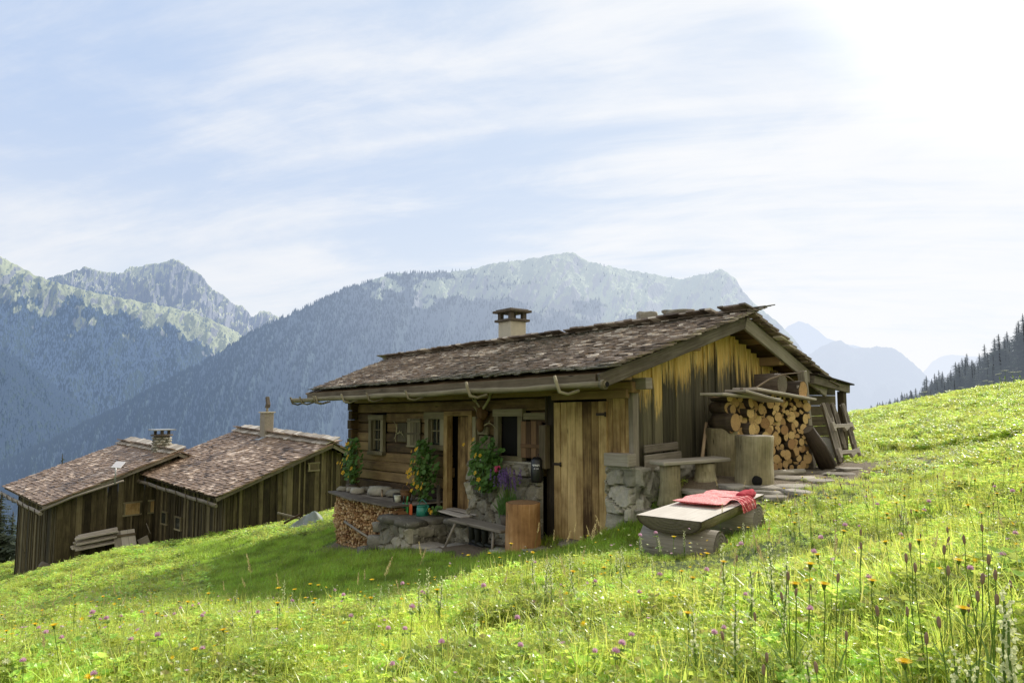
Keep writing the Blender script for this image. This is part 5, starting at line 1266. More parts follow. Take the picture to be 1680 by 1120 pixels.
# baskets, pots, tools
def pot(name, c, r0, r1, h, mat, label, cat='pot', handle=False, rim=True):
    root = empty(name, c, label, cat); mb = MB(); n = 18; c = Vector(c)
    mb.tube([c, c + Z*h*.5, c + Z*h, c + Z*h, c + Z*h*.75], [r0, (r0 + r1)/2*1.04, r1, r1*.88, r1*.84], n, caps=True); mb.build('vessel', mat, root)
    if rim: b = MB(); b.tube([c + Z*(h - .008), c + Z*(h + .008)], r1*1.07, n); b.build('rim', mat, root)
    if handle:
        b = MB(); b.tube([c + UT*r1 + Z*h*.9, c + UT*(r1 + .03) + Z*(h + .05), c + Z*(h + .1), c - UT*(r1 + .01) + Z*(h + .05), c - UT*r1 + Z*h*.9], .006, 6); b.build('handle', mat, root)
    return root
pot('enamel_cup', L(-4.38, -.68, -1.585), .045, .055, .1, M_CREAMPOT, 'small cream enamel cup on the end of the kindling cover board', 'cup')
pot('brown_pail', L(-4.42, -.5, -1.585), .075, .095, .17, M_FUR, 'reddish brown pail behind the cream cup on the kindling board', 'pail', True)
pot('dark_pot', L(-4.5, -.62, -1.585), .06, .06, .12, M_BLACKP, 'dark round pot between the cream cup and brown pail', 'pot')
wc = pot('watering_can', L(-3.72, -.62, -1.74), .1, .085, .15, M_GREENPOT, 'teal green watering can standing on the stone platform', 'watering can', True)
b = MB(); b.tube([L(-3.63, -.62, -1.7), L(-3.52, -.66, -1.62), L(-3.46, -.68, -1.56)], [.018, .014, .012], 8); b.build('spout', M_GREENPOT, wc)
for i, (s_, m1, lb) in enumerate(((-4.14, M_GREENPOT, 'dark green tool grip standing at the left of the platform tools'), (-4.04, M_GREENTOOL, 'bright green plastic hand tool upright on the platform'), (-3.92, M_REDTOOL, 'orange red hand tool upright beside the green one'))):
    t = empty('garden_trowel', L(s_, -.72, -1.74), lb, 'hand tool')
    b = MB(); b.prism([(-.035, .0), (.035, .0), (.04, .12), (.02, .17), (-.02, .17), (-.04, .12)], L(s_, -.72, -1.74), UT, Z, V, .02); b.build('blade', m1, t, bevel=.004)
    b = MB(); b.tube([L(s_, -.71, -1.57), L(s_ + .01, -.70, -1.46)], [.012, .014], 8); b.build('grip', M_BLACKP if i != 1 else M_GREENTOOL, t)
mb = MB()
for i, (s0, s1, v_) in enumerate(((-3.75, -2.9, -.28), (-3.7, -2.85, -.1), (-3.45, -2.75, -.42))): mb.beam(L(s0, v_ - .0, -1.70 + .02*i), L(s1, v_ - .05, -1.69 + .01*i), .15, .022)
tag(mb.build('loose_boards', W_PALE), 'three pale weathered boards lying before the house door threshold', 'board', kind='stuff') if False else None
for i, (s0, s1, v_) in enumerate(((-3.75, -2.9, -.28), (-3.7, -2.85, -.1), (-3.45, -2.75, -.44))):
    b = MB(); b.beam(L(s0, v_, -1.705 + .025*i), L(s1, v_ - .05, -1.70 + .012*i), .15, .02); tag(b.build('loose_board', W_PALE, bevel=.004), ['pale loose board in the middle before the threshold of the house door', 'pale loose board nearest the sill of the house door', 'pale loose board on the front edge of the platform before the house door'][i], 'board')
b = MB(); b.beam(L(-3.98, -.14, -1.72), L(-4.12, -.05, -1.35), .04, .05, up=UT); tag(b.build('wooden_prop', W_GREY), 'slanting grey stake against the log wall left of the house door', 'stake')
def boot(c, yaw, h, label):
    root = empty('rubber_boot', c, label, 'boot'); mb = MB(); c = Vector(c); f = Vector((math.cos(yaw), math.sin(yaw), 0))
    mb.tube([c + Z*.02 - f*.05, c + Z*.06 - f*.03, c + Z*.14 - f*.02, c + Z*h*.7 - f*.025, c + Z*h - f*.03, c + Z*h - f*.03, c + Z*h*.8 - f*.03], [.03, .046, .044, .052, .056, .05, .048], 12); mb.tube([c + Z*.035 - f*.06, c + Z*.045 + f*.03, c + Z*.04 + f*.11, c + Z*.03 + f*.16], [.035, .045, .042, .02], 10, ell=.8); mb.build('upper', M_RUBBER, root)
    b = MB(); b.box(c + Z*.008 + f*.05, f, Z.cross(f), Z, (.25, .08, .016)); b.build('sole', M_BLACKP, root, bevel=.005)
boot(L(-2.62, -.45, -2.06), -.9, .3, 'tall dark rubber boot under the left end of the low bench'); boot(L(-2.42, -.5, -2.06), -1.0, .28, 'dark rubber boot in the middle under the low bench'); boot(L(-2.27, -.48, -2.06), -.8, .28, 'dark rubber boot farthest right under the low bench')
# black can with white lettering on the door post
hc = empty('hanging_can', L(-1.5, -.2, -1.1), 'black can with worn white lettering hanging on the dark post beside the plank door', 'can')
mb = MB(); c0 = L(-1.5, -.2, -1.1); mb.tube([c0, c0 + Z*.03, c0 + Z*.3, c0 + Z*.34], [.075, .085, .082, .05], 16); mb.build('body', M_BLACKP, hc)
mb = MB()
for i in range(9):
    a = R(-115) + i*.13 + .25; p_ = c0 + Vector((math.cos(a - .55)*.087, math.sin(a - .55)*.087, .235 + .012*math.sin(i*2.2))); t_ = Vector((-math.sin(a - .55), math.cos(a - .55), 0))
    p_ = Vector((p_.x, p_.y, c0.z + .235)); mb.box(p_, (t_ + Z*[.9, 0, -.8, .2, 1.2][i % 5]).normalized(), (Z - t_*[.9, 0, -.8, .2, 1.2][i % 5]).normalized(), t_.cross(Z), (.007, .03, .003))
    if i in (2, 3, 5, 6, 7): mb.box(p_ - Z*.045, t_, Z, t_.cross(Z), (.007, .014, .003))
mb.build('lettering', M_WHITEP, hc)
mb = MB(); mb.tube([c0 + Z*.33, c0 + Z*.4 + V*.05, c0 + Z*.42 + V*.15], .006, 6); mb.build('hook', M_IRON, hc)
mb = MB(); mb.box(L(-1.43, -.12, -.62), UT, V, Z, (.13, .1, .6)); tag(mb.build('dark_box', W_DARK, bevel=.006), 'dark wooden box fixed to the wall above the hanging black can', 'box')
# antlers
def antler(mb, p, d, side, l, r, tines):
    pts = [p + d*l*t + side*l*.28*math.sin(t*2.6) + Z*0 for t in np.linspace(0, 1, 8)]
    mb.tube(pts, [r*(1 - .75*t) for t in np.linspace(0, 1, 8)], 8, jit=.06)
    for t, ll in tines:
        q = pts[int(t*7)]; e = (d*.55 + side*.8 - V*.25).normalized(); mb.tube([q, q + e*ll*.6, q + e*ll*.8 + d*ll*.3], [r*.7, r*.5, r*.12], 7)
an = empty('stag_trophy', L(-2.85, -.12, -.1), 'pale stag antlers on a brown carved head hung between the house door and right window', 'antlers')
mb = MB(); c0 = L(-2.84, -.12, -.12)
antler(mb, c0 + Z*.04 - UT*.03, (Z*.95 - UT*.35).normalized(), -UT, .36, .022, ((.3, .14), (.6, .12))); antler(mb, c0 + Z*.04 + UT*.03, (Z*.95 + UT*.3).normalized(), UT, .36, .026, ((.3, .16), (.6, .14), (.75, .1)))
antler(mb, c0 - Z*.22 + UT*.05, (UT*.9 - Z*.25).normalized(), Z, .28, .012, ((.5, .08),)); antler(mb, c0 - Z*.1 - UT*.08, (-UT*.7 + Z*.6).normalized(), Z, .22, .012, ((.5, .08),))
mb.build('antlers', M_BONE, an)
mb = MB(); mb.blob(c0 - Z*.05, (.17, .14, .22), 3, 3, .15); mb.blob(c0 - Z*.2 - V*.04, (.12, .12, .24), 5, 3, .12); mb.build('carved_head', M_FUR, an)
an = empty('small_antlers', L(-5.35, -.1, -.45), 'small pale crooked antlers on a yellowish board between the two left windows', 'antlers')
mb = MB(); c0 = L(-5.42, -.1, -.5); antler(mb, c0, (Z*.8 - UT*.5).normalized(), UT, .26, .012, ((.4, .09), (.7, .07))); antler(mb, c0 + UT*.04, (-Z*.3 + UT*.7).normalized(), Z, .24, .012, ((.3, .08), (.7, .07))); antler(mb, c0, (-Z*.9 + UT*.05).normalized(), -UT, .16, .01, ((.5, .05),)); mb.build('antlers', M_BONE, an)
mb = MB(); mb.box(L(-5.32, -.03, -.48), UT, V, Z, (.32, .03, .34)); mb.build('mount_board', W_FRAME, an, bevel=.005)

# --- climbing nasturtiums and lavender
def leaf_disc(mb, c, nrm, r, rd, n=7):
    nrm = Vector(nrm).normalized(); a = nrm.orthogonal().normalized(); b = nrm.cross(a); o = rd.random()*6
    base = len(mb.v); mb.vert(Vector(c) + nrm*-.006)
    for k in range(n): t = o + k*2*math.pi/n; mb.vert(Vector(c) + (a*math.cos(t) + b*math.sin(t))*r*rd.uniform(.85, 1.1))
    rr = rd.random()
    for k in range(n): mb.face((base, base + 1 + k, base + 1 + (k + 1) % n), [(0, 0)]*3, rr)
def flower_mesh(r, mat, petals=5):
    mb = MB()
    for k in range(petals):
        a = k*2*math.pi/petals; d = Vector((math.cos(a), math.sin(a), 0)); t = Vector((-d.y, d.x, 0))
        mb.poly([Vector((0, 0, 0)), d*r*.55 + t*r*.22 + Z*r*.35, d*r*1.0 + t*r*.42 + Z*r*.45, d*r*1.12 + Z*r*.38, d*r*1.0 - t*r*.42 + Z*r*.45, d*r*.55 - t*r*.22 + Z*r*.35], r=k/5)
    return mb.mesh('blossom', mat)
FM = flower_mesh(.034, M_ORANGE)
def nasturtium(c, ex, n, nf, label, pot_mat, seed, fl_only=None):
    rd = random.Random(seed); root = empty('nasturtium', c, label, 'plant'); lf = MB(); st = MB(); c = Vector(c); spots = []
    for i in range(n):
        while True:
            q = Vector((rd.uniform(-1, 1), rd.uniform(-1, 1), rd.uniform(-1, 1)))
            if q.length < 1: break
        wob = .75 + .5*noise.noise(Vector((q.x*2, q.z*2, seed)))
        p = c + UT*q.x*ex[0]*wob*1.2 + V*q.y*ex[1] + Z*(q.z*ex[2] + ex[2])
        if noise.noise(Vector((q.x*2.6 + seed, q.z*3.4, q.y))) < -.16: continue
        leaf_disc(lf, p, (-V*rd.uniform(.2, 1) + Z*rd.uniform(.1, 1) + UT*rd.uniform(-.6, .6)), rd.uniform(.022, .05), rd); spots.append(p)
        if i % 7 == 0: st.tube([c + Z*.02, (c + p)/2 + UT*rd.uniform(-.05, .05), p], [.005, .004, .003], 4)
    lf.build('leaves', M_LEAF, root); st.build('stems', M_STEM, root)
    for i in range(nf):
        p = rd.choice(spots); p = p - V*(p - c).dot(V) - V*(ex[1]*.9 + rd.uniform(0, .03))
        o = place(FM, 'blossom', p - c + Vector((0, 0, 0)), (0, 0, 0)); o.parent = root; o.rotation_euler = ((-V + Z*.4 + UT*rd.uniform(-.5, .5))).to_track_quat('Z', 'Y').to_euler(); s_ = rd.uniform(.7, 1.15); o.scale = (s_,)*3
    if pot_mat: b = MB(); b.tube([c - Z*.14, c + Z*.03], [.085, .11], 16); b.build('pot', pot_mat, root)
    return root
nasturtium(L(-6.5, -.42, -1.5), (.36, .16, .46), 380, 16, 'sparse orange nasturtium climbing the far left corner of the foreground hut', M_CAP, 3)
nasturtium(L(-4.2, -.3, -1.62), (.36, .2, .54), 520, 22, 'tall nasturtium crowded with orange blooms left of the house door', M_CAP, 4)
nasturtium(L(-2.45, -.36, -1.32), (.42, .18, .42), 520, 7, 'broad leaved nasturtium with few blooms hanging on the stone wall', None, 5)
nasturtium(L(-3.5, -.5, -1.72), (.12, .1, .07), 50, 3, 'small low nasturtium seedling beside the teal watering can', None, 6)
lv = empty('lavender', L(-2.0, -.42, -1.62), 'bushy purple flowering plant standing in front of the stone wall above the bench', 'plant'); rd = random.Random(6); st = MB(); fl = MB(); lf = MB(); c0 = L(-1.84, -.42, -1.6)
for i in range(150):
    a = UT*rd.uniform(-1, 1) - V*rd.uniform(-.4, .7); p = c0 + UT*rd.uniform(-.16, .16) - V*rd.uniform(-.06, .06); q = p + a*rd.uniform(.1, .24) + Z*rd.uniform(.18, .4)
    d = (q - p).cross(V).normalized()*.006; lf.poly([p - d, p + d, (p + q)/2 + d*1.6, q, (p + q)/2 - d*1.6], r=rd.random())
for i in range(46):
    a = UT*rd.uniform(-1, 1.25) - V*rd.uniform(-.3, .6); q = c0 + a*rd.uniform(.08, .3) + Z*rd.uniform(.42, .62); st.tube([c0 + Z*.1, (c0 + q)/2 + Z*.05, q], [.004, .003, .002], 4)
    for j in range(16):
        w_ = Vector((rd.uniform(-1, 1), rd.uniform(-1, 1), rd.uniform(-1, 1))); leaf_disc(fl, q + Z*(j*.009 - .05) + w_*.012, w_, .012, rd, 4)
lf.build('leaves', M_LEAF, lv); st.build('stems', M_STEM, lv); fl.build('flower_spikes', M_PURPLE, lv)
b = MB()
for j in range(26):
    w_ = Vector((rd.uniform(-1, 1), rd.uniform(-1, 1), rd.uniform(-1, 1))); leaf_disc(b, c0 - UT*.24 + Z*.66 + w_*.045, w_, .02, rd, 5)
b.build('pink_blossom', M_PINK, lv)
b = MB(); b.tube([L(-1.84, -.42, -1.72), L(-1.84, -.42, -1.56)], [.1, .13], 14); b.build('pot', M_CAP, lv)

# ================================================================== SPRUCES
def spruce_meshes(seed, h=1.0, whorls=30, dead=0):
    rd = random.Random(seed); t = MB(); t.tube([(0, 0, -.03), (0, 0, .5), (0, 0, .985)], [.016, .01, .0015], 7)
    c = MB(); nb = whorls*13; lop = rd.random()*6
    for i in range(nb):
        f = ((i + rd.random())/nb)**1.15; z = .05 + .93*f; a = i*2.39996 + rd.uniform(-.5, .5)
        Rr = (.19*(1 - f)**.78 + .007)*(1 + .18*math.sin(a - lop) + .22*math.sin(f*23 + lop))
        rl = Rr*rd.uniform(.55, 1.15); d = Vector((math.cos(a), math.sin(a), 0)); sd2 = Vector((-d.y, d.x, 0)); dr = rl*rd.uniform(.25, .75)*(1 - .7*f)
        if rd.random() < .05: continue
        m = 4
        for j in range(m):
            t0, t1 = j/m, (j + 1)/m
            p0 = d*rl*t0 + Z*(z - dr*t0**1.3); p1 = d*rl*t1 + Z*(z - dr*t1**1.3)
            w0 = rl*.42*(1 - t0*.65)*rd.uniform(.6, 1.2); tipo = (p1 - p0)*rd.uniform(.5, 1.2)
            for sg in (-1, 1): c.poly([p0, p1, p0 + sd2*sg*w0 + tipo*.8 - Z*w0*rd.uniform(.1, .9)], r=rd.random())
            c.poly([p0, p1, p0 - Z*(w0*rd.uniform(.5, 1.1)) + tipo*.5], r=rd.random())
    for i in range(14):
        z = .9 + .1*i/14; a = i*2.4; l_ = .02*(1 - i/15); c.poly([(0, 0, z), (math.cos(a)*l_, math.sin(a)*l_, z - .004), (0, 0, z - .012)], r=.5)
    return t.mesh('trunk', M_TRUNK), c.mesh('crown', M_SPRUCE)
SPR = [spruce_meshes(50 + i, whorls=[26, 30, 24, 34][i]) for i in range(4)]
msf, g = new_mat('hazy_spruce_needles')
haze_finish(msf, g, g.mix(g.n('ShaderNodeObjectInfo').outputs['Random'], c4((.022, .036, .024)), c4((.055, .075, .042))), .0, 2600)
SPF = []
for tm_, cm_ in SPR:
    c2 = cm_.copy(); c2.materials.clear(); c2.materials.append(msf); SPF.append((tm_, c2))
def spruce(loc, h, label, group=None, var=None, wide=1.0):
    tm, cm = SPF[random.randrange(4)] if var is None else SPR[var]; root = empty('spruce', loc, label, 'tree', group)
    for nm, me in (('trunk', tm), ('crown', cm)):
        o = place(me, nm, (0, 0, 0)); o.parent = root
    root.scale = (h*wide, h*wide, h); root.rotation_euler = (0, 0, random.random()*6); return root
def base_under(px, py_top, Y, h):
    q = P(px, py_top, Y); return Vector((q.x, q.y, q.z - h))
spruce(base_under(103, 741, 34, 9), 9, 'single small spruce tip rising behind the roof of the left barn', var=1, wide=1.1)
for i, (px_, yt, Y_, h_) in enumerate(((3, 800, 33, 9.5), (22, 835, 36, 9), (-25, 780, 34, 11), (40, 868, 40, 8.5))):
    spruce(base_under(px_, yt, Y_, h_), h_, ['tall spruce cut by the left picture edge behind the left barn', 'spruce just left of the left barn wall, lower than the edge one', 'spruce standing outside the left picture edge', 'low spruce half hidden by the left barn wall'][i], var=i, wide=1.35)
PRO = [(1425, 664), (1450, 651), (1478, 637), (1500, 629), (1520, 615), (1545, 604), (1565, 598), (1583, 588), (1600, 580), (1622, 572), (1645, 552), (1665, 545), (1685, 534), (1720, 525), (1780, 505)]
def hillz(x, y):
    az = 840 + F*np.asarray(x)/np.asarray(y); top = np.interp(az, [p[0] for p in PRO], [p[1] for p in PRO]); return ((HOR - top)/1124)*235 - 19 + (np.asarray(y) - 235)*.05
aa = np.linspace(math.atan2(1395 - 840, 1124), 1.15, 70); rr = np.linspace(150, 330, 26); A_, R_ = np.meshgrid(aa, rr); X_, Y2 = R_*np.sin(A_), R_*np.cos(A_)
mh, g = new_mat('forest_floor'); finish(mh, g, g.mix(g.noise(g.n('ShaderNodeNewGeometry').outputs['Position'], .3), c4((.03, .045, .02)), c4((.07, .1, .03))), .95)
edge_ = np.clip((R_ - 150)/25, 0, 1)*np.clip((A_ - aa[0])/.05, 0, 1)
me = np_mesh('forest_hill', np.stack([X_.ravel(), Y2.ravel(), (hillz(X_, Y2) - (1 - edge_)*60).ravel()], 1), grid_faces(26, 70), mh); o = bpy.data.objects.new('forest_hill', me); COL.objects.link(o); tag(o, kind='structure')
rd = random.Random(2); random.seed(21)
for i in range(170):
    px_ = 1424 + (i/170)**.85*330 + rd.uniform(-5, 5); Y_ = rd.uniform(195, 275); x_ = (px_ - 840)/1124*Y_; hz = float(hillz(x_, Y_)); h_ = np.interp(px_, [1424, 1475, 1500, 1560, 1700], [5, 8, 13, 18, 22])*rd.uniform(.72, 1.15)
    base_ = hz + 19 - np.interp(px_, [1424, 1475, 1500, 1560, 1700], [5, 8, 13, 18, 21]) - .5 - rd.uniform(0, 3)
    spruce((x_, Y_, base_), h_, 'dark spruce in the forest on the hill at the right edge', 'spruces of the forest on the right hill', wide=rd.uniform(1.15, 1.7))

# ================================================================== GRASS AND MEADOW
def grass_mat(name, a, b, tr, hue=.06, sp=.4):
    m, g = new_mat(name)
    r = g.n('ShaderNodeObjectInfo').outputs['Random']; rf = g.attr('rnd'); geo = g.n('ShaderNodeNewGeometry').outputs['Position']
    n = g.noise(geo, .9, 3); patch = g.smooth(g.noise(geo, 2.6, 5, .65), .36, .6); dry = g.smooth(g.noise(g.vadd(geo, (9, 4, 0)), 1.5, 5, .65), .55, .75)
    f = g.math('ADD', g.math('MULTIPLY', rf, .5), g.math('MULTIPLY', n, .5))
    c = g.mix(f, c4(a), c4(b)); c = g.mix(g.smooth(rf, .9, .97), c, c4((.42, .36, .14)))
    c = g.n('ShaderNodeHueSaturation', {'Hue': g.math('MULTIPLY_ADD', r, hue, .5 - hue/2), 'Value': g.math('MULTIPLY_ADD', r, .85, .8), 'Color': c}).outputs[0]
    c = g.mix(g.math('MULTIPLY', dry, .35), c, c4((.45, .42, .14))); t = g.mix(.5, c, c4(tr)); pv = g.math('MULTIPLY_ADD', patch, .5, .62)
    c = g.n('ShaderNodeVectorMath', {0: c, 3: pv}, operation='SCALE').outputs[0]; t = g.n('ShaderNodeVectorMath', {0: t, 3: pv}, operation='SCALE').outputs[0]
    return finish(m, g, c, .36, spec=sp + .3, transl=.55, tcol=t)
M_GRASS = grass_mat('meadow_grass', (.3, .44, .04), (.7, .77, .14), (1.0, 1.0, .22))
M_HERB = grass_mat('meadow_herbs', (.18, .34, .04), (.54, .7, .13), (1.0, 1.0, .22))
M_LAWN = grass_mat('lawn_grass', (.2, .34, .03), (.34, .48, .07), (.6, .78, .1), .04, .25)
def blade(mb, p, h, w_, lean, az, r, segs=3):
    d = Vector((math.cos(az), math.sin(az), 0)); t = Vector((-d.y, d.x, 0)); b = len(mb.v)
    for j in range(segs + 1):
        f = j/segs; q = Vector(p) + d*lean*h*f*f + Z*h*(f - .25*lean*f*f)
        ww = w_*(1 - f**1.6)
        if j < segs: mb.vert(q - t*ww/2); mb.vert(q + t*ww/2)
        else: mb.vert(q)
    for j in range(segs - 1): k = b + 2*j; mb.face((k, k + 1, k + 3, k + 2), [(0, 0)]*4, r)
    k = b + 2*(segs - 1); mb.face((k, k + 1, k + 2), [(0, 0)]*3, r)
def tuft(seed, n, rad, h0, h1, w0, w1, mat, lean=.7, herbs=0, hr=(.008, .02), hh=(.02, .1), segs=3, broad=0):
    rd = random.Random(seed); mb = MB()
    for _ in range(n):
        a = rd.random()*6.28; rr_ = rad*math.sqrt(rd.random()); blade(mb, (math.cos(a)*rr_, math.sin(a)*rr_, -.01), rd.uniform(h0, h1), rd.uniform(w0, w1), rd.uniform(.05, lean), rd.random()*6.28, rd.random(), segs)
    for _ in range(broad):
        a = rd.random()*6.28; blade(mb, (math.cos(a)*rad*.4, math.sin(a)*rad*.4, -.01), rd.uniform(h0, h1)*.8, rd.uniform(.012, .02), rd.uniform(.3, .9), a, rd.random()*.8, 4)
    for _ in range(herbs):
        a = rd.random()*6.28; rr_ = rad*math.sqrt(rd.random()); c = Vector((math.cos(a)*rr_, math.sin(a)*rr_, rd.uniform(*hh)))
        for k in range(3):
            an_ = k*2.09 + rd.random(); rl = rd.uniform(*hr); leaf_disc(mb, c + Vector((math.cos(an_)*rl, math.sin(an_)*rl, 0)), Vector((rd.uniform(-.5, .5), rd.uniform(-.5, .5), 1)), rl*.95, rd, 5)
    return mb.mesh('tuft', mat)
T_MEADOW = [tuft(i, 30, .085, .05, .19, .0025, .006, M_GRASS, .9) for i in range(4)] + [tuft(10 + i, 14, .09, .06, .19, .003, .006, M_HERB, .8, herbs=15, hr=(.007, .018), hh=(.02, .12)) for i in range(4)] + [tuft(20 + i, 14, .08, .08, .24, .003, .006, M_GRASS, .7, herbs=3, broad=3) for i in range(2)]
T_FAR = [tuft(30 + i, 26, .16, .08, .22, .008, .014, M_GRASS, .9, segs=2) for i in range(3)] + [tuft(40 + i, 8, .16, .06, .18, .008, .014, M_HERB, .8, herbs=12, hr=(.02, .035), hh=(.03, .14), segs=2) for i in range(3)]
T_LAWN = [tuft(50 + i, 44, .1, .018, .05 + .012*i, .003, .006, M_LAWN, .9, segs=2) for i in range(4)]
def hut_mask(x, y):
    s_, v_ = inv_np(x, y)
    m = (s_ > -7.35) & (s_ < .08) & (v_ > -.12) & (v_ < 4.2)
    m |= (s_ > -6.85) & (s_ < -3.95) & (v_ > -.98) & (v_ < 0)
    m |= (s_ > -4.3) & (s_ < -2.7) & (v_ > -1.12) & (v_ < 0)
    m |= (s_ > -3.35) & (s_ < -1.4) & (v_ > -1.2) & (v_ < 0)
    m |= (s_ > .0) & (s_ < .75) & (v_ > .85) & (v_ < 3.7)
    for Q_, l_, v2_, el, W_ in ((QB, lB, vB, 6.3, halfB*2), (QA, lA, vA, 3.9, halfA*2)):
        q0 = Q_(0, 0, 0); a = (x - q0.x)*l_.x + (y - q0.y)*l_.y; b = (x - q0.x)*v2_.x + (y - q0.y)*v2_.y
        m |= (a > .25) & (a < el) & (b > .45) & (b < W_ - .4)
    for fx, fy, fr_ in PATH: m |= np.hypot(x - fx, y - fy) < fr_*.8
    for bx, by, br in ((E1.x, E1.y, .22), (B1.x, B1.y, .21), (B2.x, B2.y, .2)): m |= np.hypot(x - bx, y - by) < br
    return m
def scatter(bands, seed, azr=(-46, 50)):
    rg = np.random.default_rng(seed); X, Y, S = [], [], []
    for r0, r1, dens_, sc_ in bands:
        area = (r1*r1 - r0*r0)/2*R(azr[1] - azr[0]); n = int(area*dens_)
        r = np.sqrt(rg.uniform(r0*r0, r1*r1, n)); a = np.radians(rg.uniform(azr[0], azr[1], n)); X.append(r*np.sin(a)); Y.append(r*np.cos(a)); S.append(np.full(n, sc_)*rg.uniform(.7, 1.3, n))
    return np.concatenate(X), np.concatenate(Y), np.concatenate(S), rg
def vnoise(x, y, f, s): return np.sin(x*f + 1.7*np.sin(y*f*.7 + s)) * np.sin(y*f*1.1 + 1.3*np.sin(x*f*.8 - s))
def make_grass(name, bands, protos, sel, seed, label, hmod=None):
    x, y, s, rg = scatter(bands, seed); keep = sel(x, y, rg) & ~hut_mask(x, y); x, y, s = x[keep], y[keep], s[keep]; z = ground(x, y); n = len(x)
    if hmod is not None: s = s*hmod(x, y)
    rot = np.stack([rg.normal(0, .12, n), rg.normal(0, .12, n), rg.uniform(0, 6.28, n)], 1)
    clump = .7*vnoise(x, y, 1.6, seed) + rg.normal(0, .8, n); k = len(protos)
    idx = np.clip(((np.clip(clump*.5 + .5, 0, .999))*k).astype(int), 0, k - 1)
    o = instancer(name, np.stack([x, y, z], 1), rot, s, idx, protos); tag(o, label, 'grass'); return n
meadow_sel = lambda x, y, rg: (lawn(x, y) < rg.uniform(.2, .8, len(x))) & (soil(x, y) < rg.uniform(.15, .9, len(x)))
bench_dip = lambda x, y: 1 - .75*np.clip(1 - np.hypot((x - 1.45)/1.6, (y - 4.9)/1.5), 0, .75)/.75
hm = lambda x, y: (.76 + .3*np.clip((x - .9)/.8, 0, 1)*np.clip((4.4 - y)/1.5, 0, 1))*bench_dip(x, y)*(1 + .28*vnoise(x, y, 2.3, 1) + .15*vnoise(x, y, 6, 2))*(1 - .45*np.clip((soil(x, y)), 0, 1))*np.where(np.hypot(x, y) < 1.5, .5, 1)*np.where((inv_np(x, y)[0] > .5) & (inv_np(x, y)[1] > 0) & (inv_np(x, y)[1] < 6.3) & (inv_np(x, y)[0] < 2.7), .5, 1)
n1 = make_grass('meadow_grass', [(.75, 3, 620, .95), (3, 5.5, 420, 1.0), (5.5, 9.5, 230, 1.1)], T_MEADOW, meadow_sel, 1, 'tall sunlit flowering meadow grass of the slope', hm)
n2_ = make_grass('distant_meadow_grass', [(9.0, 14, 120, 1.0), (14, 24, 80, .9), (24, 44, 36, .95)], T_FAR, meadow_sel, 2, 'meadow grass on the farther slope and crest', hm)
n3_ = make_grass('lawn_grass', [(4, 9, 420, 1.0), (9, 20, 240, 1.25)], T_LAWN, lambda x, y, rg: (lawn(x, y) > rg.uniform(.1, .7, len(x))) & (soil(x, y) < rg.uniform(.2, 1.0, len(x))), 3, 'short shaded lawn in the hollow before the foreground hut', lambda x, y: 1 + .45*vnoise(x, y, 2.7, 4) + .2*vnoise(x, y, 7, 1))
print('GRASS', n1, n2_, n3_)
